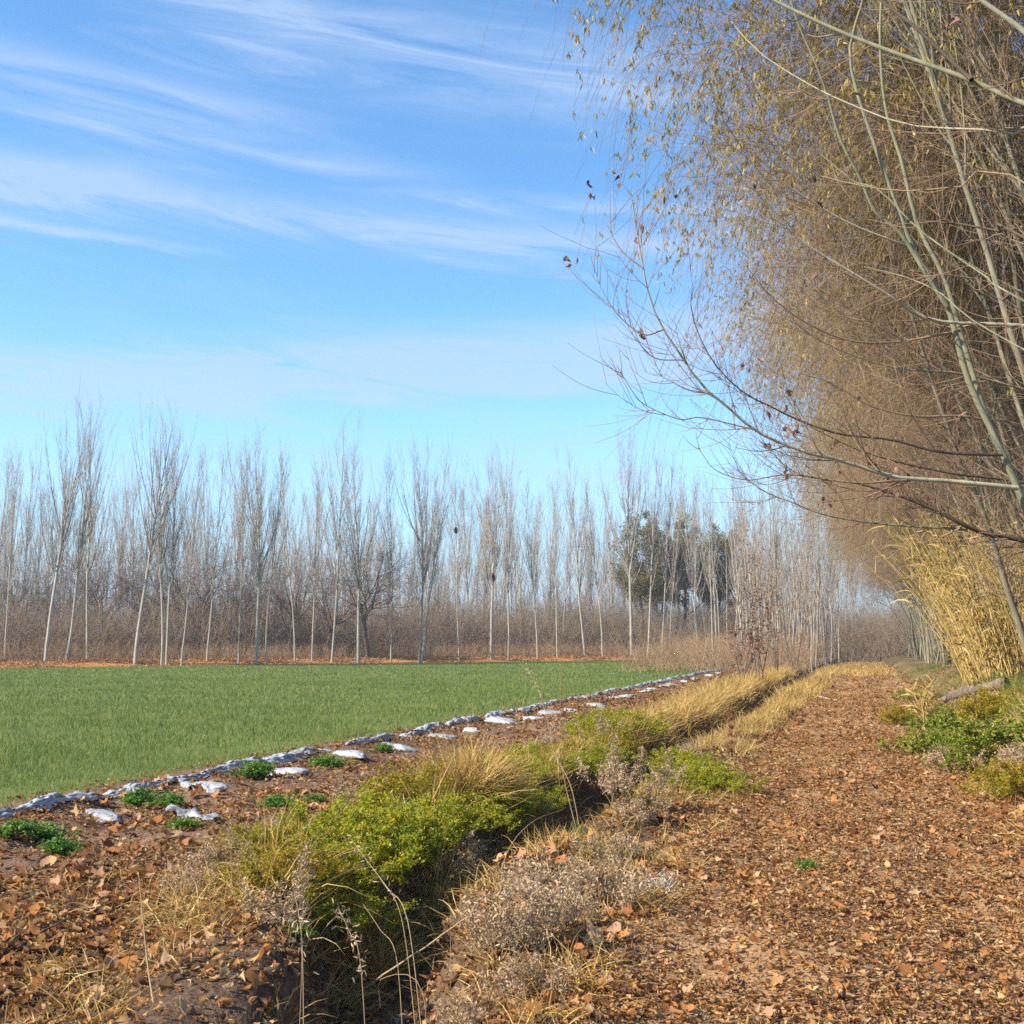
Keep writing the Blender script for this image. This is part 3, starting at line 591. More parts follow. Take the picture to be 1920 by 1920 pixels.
# ------------------------------------------------------------------ reed clump and log on the right
rng = np.random.default_rng(106)
def reeds(name, x0, x1, y0, y1, n, hh, label, lean=-.19, leaf=7):
    cx, cy = (x0 + x1) / 2, (y0 + y1) / 2; root = thing(name, on(cx, cy), label, 'reeds', 'giant reeds beside the path'); z0 = root.location.z
    x = rng.uniform(x0, x1, n); y = rng.uniform(y0, y1, n); p = np.c_[x - cx, y - cy, H(x, y) - z0]
    f = np.clip((x1 - x) / (x1 - x0), 0, 1); d = nrm(np.c_[lean * (.4 + f) + rng.normal(0, .16, n), rng.normal(-.05, .16, n), np.ones(n)])
    P = grow(p, d, rng.uniform(hh * .55, hh, n), 9, (-.25, 0, -.12), .03); Rr = rng.uniform(.008, .014, n)[:, None] * np.linspace(1, .35, 9)[None]
    V, Q = tubes(P, Rr, 5); mesh('culm', V, Q, M['cane'], root, True)
    m = n * leaf; L, _ = spawn(P, Rr, m, .15, 1., (25, 65), (.25, .6), 5, (0, 0, -1.1), .1)
    s = nrm(np.cross(L[:, -1] - L[:, 0], rng.normal(size=(m, 3))))[:, None]; ww = (np.array([.6, 1., .85, .5, .06])[None] * rng.uniform(.014, .03, m)[:, None])[..., None] * .5
    V = np.stack([L - s * ww, L + s * ww], 2).reshape(-1, 3); b = (np.arange(m) * 10)[:, None] + (np.arange(4) * 2)[None]
    mesh('foliage', V, np.stack([b, b + 1, b + 3, b + 2], -1).reshape(-1, 4), M['caneleaf'], root)
reeds('reed_clump', 2.0, 4.0, 24.5, 28.5, 380, 3.9, 'tall yellow clump of dry giant reeds leaning over the path')
reeds('reed_clump', 3.9, 5.6, 26, 32, 70, 4.2, 'reeds in shade behind the tall yellow clump', -.1, 9)
reeds('reed_tuft', .9, 1.15, 22.5, 23.0, 14, 1.0, 'small tuft of broken pale cane leaves at the right path edge', -.25, 8)
la, lb = np.array([1.3, 22.7, 0.]), np.array([1.95, 22.3, 0.])
la[2] = float(H(la[0], la[1])) + .55; lb[2] = float(H(lb[0], lb[1])) + .2; lc = (la + lb) / 2
lg = thing('fallen_log', (lc[0], lc[1], float(H(lc[0], lc[1]))), 'short grey fallen log with a dark rotten cut end below the reeds', 'log')
P = spline([la, la * .6 + lb * .4 + [0, 0, .03], lb, lb + (lb - la) * .55 - [0, 0, .04]], 26) - np.array(lg.location)
Rr = .07 + .02 * np.linspace(0, 1, 26) + .012 * rng.normal(size=26); V, Q = tubes(P[None], Rr[None], 14)
ii = np.arange(len(V)); V = V + (P.repeat(14, 0) - V) * (.28 * vnoise(ii % 14, ii // 14, 1.6, 3))[:, None]; mesh('bark', V, Q, M['logbark'], lg, True)
ring = V[:14]; cc = ring.mean(0); mesh('cut_end', np.vstack([ring * .98 + cc * .02, cc + .02 * nrm(P[1] - P[0])]), np.array([[i, (i + 1) % 14, 14] for i in range(14)]), M['cut'], lg)
B, BR = spawn(P[None], Rr[None], 1, .4, .6, (60, 90), (.12, .25), 4, (0, 0, .2), .1, .3); V, Q = tubes(B, BR, 6); mesh('branch_stub', V, Q, M['logbark'], lg)

# ------------------------------------------------------------------ bare poplars across the field
rng = np.random.default_rng(107)
def poplar_geo(h, r, forks, fh, nb, nt, seed, spread=1.):
    tr = grow(np.zeros((1, 3)), np.array([[rng.normal(0, .02), rng.normal(0, .02), 1.]]), np.array([h]), 16, (0, 0, .12), .02)
    TR = (r * np.linspace(1, .06, 16) ** .9)[None]
    parts_t = [tubes(tr, TR, 7)]
    A, AR = spawn(tr, TR, forks, fh, min(fh + .28, .8), (12, 25 * spread), (h * .5, h * .64), 12, (0, 0, 1.5), .03, .62, .1, tl=.38)
    B, BR = spawn(tr, TR, nb, fh - .05, .97, (12, 27 * spread), (h * .20, h * .40), 9, (0, 0, 1.5), .04, .5, .12, rmax=.035, rmin=.012, tl=.7)
    allP = [tubes(A, AR, 5), tubes(B, BR, 4)]
    A9 = A[:, np.linspace(0, 11, 9).astype(int)]; AR9 = AR[:, np.linspace(0, 11, 9).astype(int)]
    PP = np.concatenate([A9, B]); PR = np.concatenate([AR9, BR])
    D, DR = spawn(PP, PR, nt, .15, 1., (10, 28), (.6, 1.7), 5, (0, 0, 1.1), .06, .5, .4, rmax=.011, rmin=.007)
    E_, ER = spawn(D, DR, int(nt * .9), .2, 1., (12, 35), (.25, .7), 4, (0, 0, .7), .08, .8, .5, rmax=.008, rmin=.006)
    allP += [tubes(D, DR, 3), tubes(E_, ER, 3)]
    if seed % 2: # a few low epicormic shoots
        Z, ZR = spawn(tr, TR, 6, .08, .3, (30, 70), (.5, 1.6), 5, (0, 0, .6), .08, .2, .4, rmax=.012, rmin=.008); allP.append(tubes(Z, ZR, 3))
    return parts_t, allP
protos = []
def poplar_proto(name, *a, tw='pop_twig', bark='pop_bark', **k):
    root = bpy.data.objects.new(name, None); C.objects.link(root); t, c = poplar_geo(*a, **k)
    V, Q = join(t); mesh('trunk', V, Q, M[bark], root, True); V, Q = join(c); mesh('crown', V, Q, M[tw], root); root['used'] = 0; return root
big = [poplar_proto('bare_poplar', 17, .135, 10, .32, 34, 440, s, 1.45) for s in range(3)]
mid = [poplar_proto('bare_poplar', 16, .09, 5, .34, 24, 260, s, .8) for s in range(3)]
thin = [poplar_proto('bare_poplar', 14, .062, 3, .34, 22, 170, s, .65) for s in range(3)]
def put_tree(proto, loc, rot, sc, label, cat, group):
    if not proto.get('used'):
        proto['used'] = 1; o = proto; o.location = tuple(float(a) for a in loc); o.rotation_euler = rot; o.scale = sc
    else: o = dup(proto, loc, rot, sc)
    tag(o, label, cat, group); return o
def poplar_at(protos, hp, u, v, vt, lean, label, group='bare poplars along the far edge of the field', wide=1., back=0.):
    g = G(u, v); g = g * (1 + back); d = g[1]
    c = g[0] * -math.sin(PS) + g[1] * math.cos(PS); h = (1212 - vt) / F * c * .97 + EYE * .9
    s = h / hp; p = protos[int(rng.integers(0, len(protos)))]; z = float(H(g[0], g[1]))
    # lean given in picture direction: positive to the right of the view
    return put_tree(p, (g[0], g[1], z - .05), (rng.normal(0, .012), lean, rng.uniform(-.5, .5) if lean else rng.uniform(0, 6.28)), (s * wide, s * wide, s), label, 'poplar', group)
row = [(8, 1250, 870, 'T', 0, 'slim pale poplar at the far left of the row'), (85, 1250, 772, 'B', 0, 'stout pale poplar with wide V shaped crown, leftmost big one'), (124, 1249, 765, 'M', .14, 'poplar leaning right beside the leftmost stout one'),
       (163, 1248, 775, 'M', .02, 'slender tall poplar just right of the leaning one'), (253, 1249, 762, 'B', 0, 'stoutest pale poplar with double stem in the left of the row'), (303, 1249, 790, 'M', .02, 'tall poplar close to the right of the stoutest one'),
       (312, 1249, 815, 'M', .06, 'twin stem poplar leaning slightly right'), (340, 1249, 845, 'T', .03, 'slim poplar right of the twin stem one'), (388, 1247, 850, 'T', .02, 'slim poplar in front of the brown round tree'), (447, 1247, 860, 'T', 0, 'slim poplar left of the stump like pale base'),
       (480, 1247, 825, 'B', 0, 'pale poplar with swollen base and slanting side shoot'), (497, 1246, 845, 'T', .04, 'slim poplar leaning away from the swollen base'), (553, 1245, 850, 'T', 0, 'slim poplar left of the pale post'), (585, 1245, 870, 'T', 0, 'slim poplar right of the pale post'),
       (622, 1245, 800, 'M', 0, 'narrow tall poplar standing above its neighbours'), (672, 1245, 845, 'B', -.02, 'white trunked poplar in front of a brown bushy crown'), (733, 1244, 870, 'T', .0, 'slim poplar left of the forked pair'),
       (787, 1244, 842, 'B', 0, 'stout poplar forked from the ground, left stem'), (790, 1244, 850, 'M', .10, 'stem leaning right from the forked poplar base'), (860, 1242, 900, 'T', 0, 'slim poplar right of the forked one'), (921, 1241, 842, 'B', 0, 'poplar carrying a dark nest in its fork'),
       (953, 1241, 860, 'M', .05, 'slim leaning poplar right of the nest tree'), (1008, 1240, 905, 'T', .0, 'slim poplar by the olive green bush'), (1045, 1239, 910, 'T', -.03, 'slim poplar right of the olive green bush'), (1097, 1238, 862, 'M', -.03, 'pale curved poplar right of centre'), (1130, 1238, 905, 'T', 0, 'thin poplar beside the pale curved one'),
       (1185, 1237, 815, 'B', .0, 'big many stemmed poplar in front of the evergreens'), (1215, 1237, 850, 'M', .03, 'poplar just right of the many stemmed one'), (1240, 1237, 865, 'M', .06, 'leaning poplar before the dark evergreens'), (1302, 1237, 900, 'T', 0, 'slim poplar in front of the tallest evergreen'), (1345, 1238, 905, 'T', -.02, 'slim poplar before the rightmost evergreen')]
nests = {}
for u, v, vt, k, ln, lab in row:
    pr, hp = {'B': (big, 17), 'M': (mid, 16), 'T': (thin, 14)}[k]
    o = poplar_at(pr, hp, u, v, vt, ln, lab, wide=1.0 if k != 'T' else 1.1)
    nests[u] = o
# second rank, thinner, in the gaps between the named trees of the front row
marks = [(-60, 'the left frame edge'), (85, 'the leftmost stout poplar'), (253, 'the stoutest double stemmed poplar'), (480, 'the poplar with a swollen base'), (672, 'the white trunked poplar'), (787, 'the forked poplar'), (921, 'the nest tree'), (1097, 'the pale curved poplar'), (1185, 'the many stemmed poplar'), (1345, 'the rightmost evergreen')]
for i in range(len(marks) - 1):
    a, na = marks[i]; b, nb = marks[i + 1]; n = max(3, int((b - a) / 11))
    for k in range(n):
        u = a + (b - a) * (k + .5 + rng.uniform(-.3, .3)) / n; t = (u + 60) / 1400
        poplar_at(thin if rng.random() < .7 else mid, 14.5, u, 1250 - 12 * t, rng.uniform(890, 1000) + 20 * t, rng.normal(0, .02), f'slim rear poplar, {ORD[k]} of {n} right of {na}', 'slim poplars behind the front row', 1., rng.uniform(.10, .5))
# poplars beside the far end of the path
for i, (u, Y, vt, k, ln) in enumerate([(1395, 92, 905, 'M', -.05), (1420, 84, 900, 'T', -.08), (1443, 88, 915, 'T', 0), (1462, 80, 920, 'M', -.04), (1482, 94, 930, 'T', 0), (1500, 100, 925, 'T', .02), (1521, 72, 930, 'T', -.02), (1532, 108, 940, 'M', 0), (1548, 96, 950, 'T', 0), (1560, 118, 955, 'T', 0), (1572, 104, 960, 'T', .02), (1585, 130, 970, 'T', 0), (1598, 140, 985, 'M', 0), (1608, 128, 1000, 'T', 0)]):
    g = W(u, 1208, Y); pr, hp = {'M': (mid, 16), 'T': (thin, 14)}[k]; h = (1208 - vt) / F * Y + EYE; s = h / hp
    put_tree(pr[i % 3], (g[0], Y, -.05), (rng.normal(0, .02), ln, rng.uniform(-.5, .5)), (s, s, s), f'slim bare poplar left of the far path, {ORD[i]} counted from the field corner', 'poplar', 'slim poplars left of the far path')
# far wood: reads as one mass
def wood(name, n, mat, hmin, hmax, o0, o1, s0, s1, nb=10, rad=.05):
    s = rng.uniform(s0, s1, n); o = rng.uniform(o0, o1, n); x = EA[0] + ED[0] * s + EN[0] * o; y = EA[1] + ED[1] * s + EN[1] * o
    P = grow(np.c_[x, y, np.zeros(n)], nrm(np.c_[rng.normal(0, .05, n), rng.normal(0, .05, n), np.ones(n)]), rng.uniform(hmin, hmax, n), 9, (0, 0, .1), .03); Rr = rad * np.repeat(np.linspace(1, .15, 9)[None], n, 0) * rng.uniform(.6, 1.2, n)[:, None]
    A, AR = spawn(P, Rr, n * nb, .25, .98, (18, 45), (1.2, 3.4), 6, (0, 0, .5), .06, .5, .4, rmax=.02, rmin=.012)
    D, DR = spawn(A, AR, n * nb * 3, .2, 1., (20, 50), (.4, 1.2), 4, (0, 0, .4), .08, .7, .5, rmax=.012, rmin=.009)
    V, Q = join([tubes(P, Rr, 4), tubes(A, AR, 3), tubes(D, DR, 3)]); kind(mesh(name, V, Q, mat), 'stuff')
wood('far_woods', 800, M['pop_twig'], 7, 14, 14, 80, -50, 210, 13, .07)
wood('thin_far_woods', 900, M['brown_twig'], 5, 10.5, 12, 60, -50, 210, 16, .06)
def brush(name, n, mat, o0, o1, s0, s1, h0, h1, r, nb=6, lean=.4):
    s = rng.uniform(s0, s1, n); o = rng.uniform(o0, o1, n); x = EA[0] + ED[0] * s + EN[0] * o; y = EA[1] + ED[1] * s + EN[1] * o; bz = H(x, y)
    hh = rng.uniform(h0, h1, n) * (1 + .3 * vnoise(x, y, 5., 3))
    P = grow(np.c_[x, y, bz - .05], nrm(np.c_[rng.normal(0, lean, n), rng.normal(0, lean, n), np.ones(n)]), hh, 6, (0, 0, .2), .1); Rr = r * np.repeat(np.linspace(1, .4, 6)[None], n, 0)
    A, AR = spawn(P, Rr, n * nb, .15, 1., (25, 65), (h0 * .2, h1 * .4), 4, (0, 0, .2), .15, .7, .5, rmin=.007)
    V, Q = join([tubes(P, Rr, 3), tubes(A, AR, 3)]); kind(mesh(name, V, Q, mat), 'stuff')
brush('undergrowth', 22000, M['brush'], 9, 30, -35, 140, 2.4, 6.2, .022)
brush('weeds', 9000, M['brushlow'], 4.5, 10, -25, 110, .5, 1.6, .010, 4)
def brush_box(name, n, mat, x0, x1, y0, y1, h0, h1, r, nb=6, lean=.4):
    x = rng.uniform(x0, x1, n); y = rng.uniform(y0, y1, n)
    P = grow(np.c_[x, y, H(x, y)], nrm(np.c_[rng.normal(0, lean, n), rng.normal(0, lean, n), np.ones(n)]), rng.uniform(h0, h1, n), 6, (0, 0, .2), .1); Rr = r * np.repeat(np.linspace(1, .4, 6)[None], n, 0)
    A, AR = spawn(P, Rr, n * nb, .15, 1., (25, 65), (h0 * .25, h1 * .4), 4, (0, 0, .1), .15, .7, .5, rmin=.006)
    V, Q = join([tubes(P, Rr, 3), tubes(A, AR, 3)]); kind(mesh(name, V, Q, mat), 'stuff')
brush_box('path_thicket', 2600, M['brushlow'], -14, -3.2, 66, 125, .8, 2.6, .014)
def wood_box(name, n, mat, x0, x1, y0, y1, hmin, hmax, nb, rad):
    x = rng.uniform(x0, x1, n); y = rng.uniform(y0, y1, n)
    P = grow(np.c_[x, y, np.zeros(n)], nrm(np.c_[rng.normal(0, .05, n), rng.normal(0, .05, n), np.ones(n)]), rng.uniform(hmin, hmax, n), 9, (0, 0, .1), .03); Rr = rad * np.repeat(np.linspace(1, .15, 9)[None], n, 0) * rng.uniform(.5, 1.3, n)[:, None]
    A, AR = spawn(P, Rr, n * nb, .3, .98, (15, 38), (1.2, 3.4), 6, (0, 0, .7), .05, .5, .4, rmax=.02, rmin=.010)
    D, DR = spawn(A, AR, n * nb * 3, .2, 1., (15, 40), (.4, 1.2), 4, (0, 0, .6), .07, .7, .5, rmax=.010, rmin=.007)
    V, Q = join([tubes(P, Rr, 5), tubes(A, AR, 3), tubes(D, DR, 3)]); kind(mesh(name, V, Q, mat), 'stuff')
wood_box('far_path_woods', 190, M['pop_twig'], -11, -2.9, 78, 150, 9, 14, 10, .065)
brush_box('verge_thicket', 2600, M['red_twig'], 4.6, 14, 14, 60, 1.2, 3.6, .010, 7)
brush_box('far_path_thicket', 2600, M['brush'], -9, 12, 110, 160, 1.5, 5, .02, 7)

# round brown trees between the poplars
def round_tree(h, r):
    tr = grow(np.zeros((1, 3)), np.array([[rng.normal(0, .1), rng.normal(0, .1), 1.]]), np.array([h * .45]), 8, (0, 0, 0), .07); TR = (r * np.linspace(1, .6, 8))[None]
    A, AR = spawn(tr, TR, 8, .5, 1., (20, 60), (h * .35, h * .55), 8, (0, 0, .35), .12, .65, .25)
    B, BR = spawn(A, AR, 60, .2, 1., (25, 60), (h * .15, h * .3), 6, (0, 0, .2), .12, .6, .3, rmin=.014)
    D, DR = spawn(B, BR, 420, .1, 1., (25, 65), (.5, 1.3), 5, (0, 0, .2), .12, .7, .5, rmin=.009, rmax=.014)
    E_, ER = spawn(D, DR, 1500, .1, 1., (25, 65), (.25, .6), 4, (0, 0, .1), .12, .8, .6, rmin=.008, rmax=.01)
    return [tubes(tr, TR, 7), tubes(A, AR, 5)], [tubes(B, BR, 4), tubes(D, DR, 3), tubes(E_, ER, 3)]
rts = []
for s in range(3):
    root = bpy.data.objects.new('brown_tree', None); C.objects.link(root); t, c = round_tree(9, .16); V, Q = join(t); mesh('trunk', V, Q, M['brown_bark'], root, True); V, Q = join(c); mesh('crown', V, Q, M['brown_twig'], root); root['used'] = 0; rts.append(root)
for i, (u, vt, w, lab) in enumerate([(40, 1040, 1.1, 'dark gnarled bare tree behind the leftmost stout poplar'), (195, 1025, .8, 'round brown bare tree left of the stoutest poplar'), (375, 995, 1., 'tall round brown bare tree behind the slim poplars'), (425, 1050, 1., 'crooked dark bare tree right of the tall round one'), (535, 1040, .9, 'gnarled bare tree left of the pale post'), (690, 1005, 1.1, 'bushy brown bare tree behind the white trunk'), (130, 1060, 1., 'low brown bare tree behind the leaning poplar'), (290, 1060, 1., 'low brown bare tree behind the twin stem poplar'), (610, 1050, .8, 'brown bare tree right of the pale post')]):
    g = G(u, 1247) * 1.12; c = g[0] * -math.sin(PS) + g[1] * math.cos(PS); s = ((1208 - vt) / F * c + EYE) / 8.3
    put_tree(rts[i % 3], (g[0], g[1], -.05), (0, 0, rng.uniform(0, 6.28)), (s * w, s * w, s), lab, 'bare tree', 'brown bare trees behind the poplars')

# dark evergreens and an olive bush
def leafy(name, h, w, nlump, nleaf, mat, bark, size=.22, trunk=True, base=.25):
    root = bpy.data.objects.new(name, None); C.objects.link(root)
    if trunk:
        tr = grow(np.zeros((1, 3)), np.array([[0, 0, 1.]]), np.array([h * .8]), 9, (0, 0, 0), .04); TR = (h * .016 * np.linspace(1, .2, 9))[None]
        A, AR = spawn(tr, TR, 16, .3, 1., (30, 60), (h * .15, h * .3), 6, (0, 0, .4), .1, .5, .3); V, Q = join([tubes(tr, TR, 7), tubes(A, AR, 4)]); mesh('trunk', V, Q, bark, root, True)
    c = nrm(rng.normal(size=(nlump, 3))) * rng.uniform(.3, 1., nlump)[:, None] ** .6 * np.array([w, w, h * (1 - base) * .5]) + [0, 0, h * (base + (1 - base) * .5)]
    rr = rng.uniform(.5, 1.2, nlump) * w * .33; i = rng.integers(0, nlump, nleaf)
    p = c[i] + nrm(rng.normal(size=(nleaf, 3))) * (rr[i] * rng.random(nleaf) ** .4)[:, None]; p[:, 2] = np.maximum(p[:, 2], .05)
    d = nrm(rng.normal(size=(nleaf, 3)) + [0, 0, -.3]); V, Q = slips(p, d, rng.uniform(.6, 1.4, nleaf) * size, size * .5, .5); mesh('crown', V, Q, mat, root); root['used'] = 0; return root
eg = [leafy('evergreen_tree', 16, 3.0, 90, 15000, M['evergreen'], M['brown_bark'], .22, base=.34), leafy('evergreen_tree', 16, 2.5, 80, 13000, M['evergreen'], M['brown_bark'], .22, base=.34)]
for i, (u, vt, w, lab) in enumerate([(1205, 962, 1.0, 'dark evergreen tree behind the many stemmed poplar, leftmost of the dark ones'), (1283, 968, 1.05, 'broad dark evergreen tree in the middle of the dark group'), (1345, 985, .8, 'narrow dark evergreen tree between two broader ones'), (1383, 975, .9, 'dark evergreen tree at the right end of the dark group'), (1240, 1000, .9, 'lower dark evergreen tree filling the gap in the dark group')]):
    Y = 140 + 4 * i; g = W(u, 1208, Y); c = g[0] * -math.sin(PS) + g[1] * math.cos(PS); s = ((1208 - vt) / F * c + EYE) / 16
    put_tree(eg[i % 2], (g[0], Y, -.05), (0, 0, rng.uniform(0, 6.28)), (s * w, s * w, s), lab, 'evergreen tree', 'dark evergreens behind the poplars')
ob = leafy('olive_bush', 5.5, 2.0, 26, 5000, M['olive'], M['brown_bark'], .25, False, .1); g = G(1000, 1241) * 1.15; c = g[0] * -math.sin(PS) + g[1] * math.cos(PS); ob.location = (g[0], g[1], 0)
s = ((1208 - 1118) / F * c + EYE) / 5.4; ob.scale = (s, s, s); tag(ob, 'olive green bush among slim poplars right of the nest tree', 'bush'); mesh('stem', *tubes(*spawn(np.array([[[0, 0, 0], [0, 0, .6]]]), np.full((1, 2), .06), 9, 0, .4, (5, 40), (2.5, 4.), 6, (0, 0, .2), .06), 4), M['brown_bark'], ob)
for i, (u, vt) in enumerate([(165, 1105), (425, 1120)]):
    g = G(u, 1247) * 1.1; c = g[0] * -math.sin(PS) + g[1] * math.cos(PS); s = ((1208 - vt) / F * c + EYE) / 5.4
    dup(ob, (g[0], g[1], 0), (0, 0, 2. + i), (s * .7, s * .7, s), ['ivy green bush between the leaning poplar and its neighbour', 'ivy green bush under the crooked dark tree'][i])
# pale post, nests
g = G(567, 1240) * 1.04; c = g[0] * -math.sin(PS) + g[1] * math.cos(PS); o = thing('pale_post', (g[0], g[1], -.1), 'pale bare post standing in the dark brush', 'post')
hp_ = (1208 - 1118) / F * c + EYE; P = np.array([[[0, 0, hp_ * t] for t in np.linspace(0, 1, 8)]]); V, Q = tubes(P, np.linspace(.17, .13, 8)[None], 8); mesh('shaft', V, Q, M['post'], o, True); V, Q = tubes(P[:, -2:] + [0, 0, .06], np.array([[.15, .02]]), 8); mesh('cap', V, Q, M['post'], o)
def nest(u, v, base, r, lab):
    c = np.array(base.location); p = W(u, v, c[1]); zt = p[2]; tk = [q for q in base.children if q.name.startswith('trunk')][0]
    from mathutils import Matrix
    mw = Matrix.LocRotScale(base.location, base.rotation_euler, base.scale); vs = [mw @ w_.co for w_ in tk.data.vertices]; vs = [w_ for w_ in vs if abs(w_.z - zt) < .7]
    if vs: p = np.mean([[w_.x, w_.y, zt] for w_ in vs], axis=0)
    root = thing('bird_nest', p, lab, 'nest'); n = 500
    q = nrm(rng.normal(size=(n, 3))) * (r * rng.random(n) ** .4)[:, None] * [.8, .8, 1.7]; dd = nrm(rng.normal(size=(n, 3))); P = np.stack([q - dd * r * .5, q, q + dd * r * .5], 1); V, Q = tubes(P, np.full((n, 3), .018), 3); mesh('twigs', V, Q, M['nest'], root)
nest(927, 1081, nests[921], .22, 'dark ragged nest in a poplar fork')
nest(887, 993, nests[860], .16, 'small dark nest high beside a thin poplar stem')
# leafy saplings on the bank
def sapling(x, y, h, nst, nlf, lab, spread=.25):
    root = thing('sapling', on(x, y), lab, 'young tree', 'young trees on the ditch bank')
    p0 = np.c_[rng.normal(0, .1, nst), rng.normal(0, .1, nst), np.zeros(nst)]; P = grow(p0, nrm(np.c_[rng.normal(0, spread, nst), rng.normal(0, spread, nst), np.ones(nst)]), h * rng.uniform(.7, 1., nst), 9, (0, 0, .5), .04); Rr = np.repeat(np.linspace(.03, .006, 9)[None], nst, 0)
    A, AR = spawn(P, Rr, nst * 12, .2, .98, (20, 50), (.3, h * .28), 6, (0, 0, .5), .07, .6, .4, rmin=.006); V, Q = tubes(P, Rr, 6); mesh('trunk', V, Q, M['brown_bark'], root, True)
    B, BR = spawn(A, AR, nst * 40, .1, 1., (25, 55), (.15, .5), 4, (0, 0, .3), .1, .7, .5, rmin=.005); V, Q = join([tubes(A, AR, 3), tubes(B, BR, 3)]); mesh('crown', V, Q, M['red_twig'], root)
    if nlf:
        pool = np.concatenate([A.reshape(-1, 3), B.reshape(-1, 3)]); c = pool[rng.integers(0, len(pool), nlf)] + rng.normal(0, .04, (nlf, 3)); ax, sd, N = frames(nlf, .8); V, Q = leafmesh(c, ax, sd, N, rng.uniform(.06, .11, nlf), rng.uniform(.05, .09, nlf), .3); mesh('dry_leaves', V, Q, M['deadleaf'], root)
sapling(-4.35, 43, 4.2, 3, 520, 'young tree full of reddish dead leaves at the field corner'); sapling(-4.6, 48, 3.0, 3, 260, 'shorter young tree with reddish dead leaves behind the fullest one')
sapling(-3.75, 45, 5.6, 4, 60, 'forked young tree with bare upright stems on the bank', .16); sapling(-3.9, 54, 5.5, 3, 160, 'slim young tree with few dead leaves beyond the forked one', .16); sapling(-3.6, 62, 5.0, 3, 120, 'farthest young tree on the ditch bank', .2)

# ------------------------------------------------------------------ the leaning trees on the right, limbs traced and given depth
rng = np.random.default_rng(108)
def limb_set(root, limbs, mats, nt1, nt2, up=.6, leaves=0, part='branch', spec=None):
    """each limb a part; twigs grow from all of them as the crown"""
    o0 = np.array(root.location); allP, allR = [], []
    for P, r0, r1, mk in limbs:
        P = spline(P, 24) - o0; Rr = np.linspace(r0, r1, 24); allP.append(P); allR.append(Rr)
        V, Q = tubes(P[None], Rr[None], 8); mesh(part, V, Q, M[mk], root, True)
    P = np.array(allP); Rr = np.array(allR)
    A, AR = spawn(P, Rr, nt1, .12, 1., (25, 55), (.5, 1.35), 9, (.0, 0, up), .06, .45, .3, rmax=.011, rmin=.004, tl=.72, bias=(-.1, 0, .1))
    B, BR = spawn(A, AR, nt2, .1, 1., (25, 55), (.2, .8), 6, (0, 0, up * .6), .07, .6, .5, rmax=.005, rmin=.003)
    V, Q = join([tubes(A, AR, 4), tubes(B, BR, 3)]); mesh('crown', V, Q, M[mats], root)
    if leaves:
        pool = np.concatenate([A[:, 2:].reshape(-1, 3), B[:, 1:].reshape(-1, 3)]); k = 3
        c0 = pool[rng.integers(0, len(pool), leaves // k)]; c = np.repeat(c0, k, 0) + rng.normal(0, .05, (len(c0) * k, 3)); n = len(c)
        d = nrm(rng.normal(0, .5, (n, 3)) + [0, 0, -1]); s = nrm(np.cross(d, rng.normal(size=(n, 3)))); V, Q = leafmesh(c, d, s, np.cross(d, s), rng.uniform(.05, .09, n), rng.uniform(.035, .06, n), .6); mesh('dry_leaves', V, Q, M['deadleaf'], root)
bA = W(1992, 1212, 12.3); bA[2] = float(H(bA[0], bA[1]))
tA = thing('leaning_poplar', bA, 'grey poplar with twin stems leaning left over the path', 'poplar')
stem1 = [bA, W(1950, 1060, 12.2)] + list(WL([(1910, 920), (1862, 814), (1814, 709), (1776, 575), (1718, 479), (1680, 383), (1637, 263), (1603, 158), (1594, 86), (1618, 0), (1640, -120)], 12.1, 11.6))
bA2 = bA + [.25, .1, 0]
stem2 = [bA2, W(1990, 1080, 12.5)] + list(WL([(1925, 960), (1878, 845), (1850, 780), (1827, 710), (1800, 620), (1770, 520), (1720, 420), (1690, 300), (1660, 200), (1650, 60), (1660, -100)], 12.4, 12.0))
stem3 = list(WL([(1776, 575), (1740, 520), (1690, 440), (1642, 398), (1613, 335), (1575, 259), (1551, 177), (1532, 125), (1493, 34), (1470, -60)], 11.9, 11.2))
stem4 = [bA + [.45, .15, 0], W(2030, 1000, 12.4), W(2010, 640, 12.3), W(1985, 300, 12.2), W(1960, -100, 12.1)]; stem4[0][2] = float(H(stem4[0][0], stem4[0][1]))
for P, r0, r1 in ((stem4, .045, .02), (stem1, .046, .011), (stem2, .040, .010), (stem3, .022, .007)):
    P = spline(P, 40) - bA; V, Q = tubes(P[None], np.linspace(r0, r1, 40)[None], 10); mesh('trunk', V, Q, M['grey_bark'], tA, True)
T = lambda pts, a, b: WL(pts, a, b)
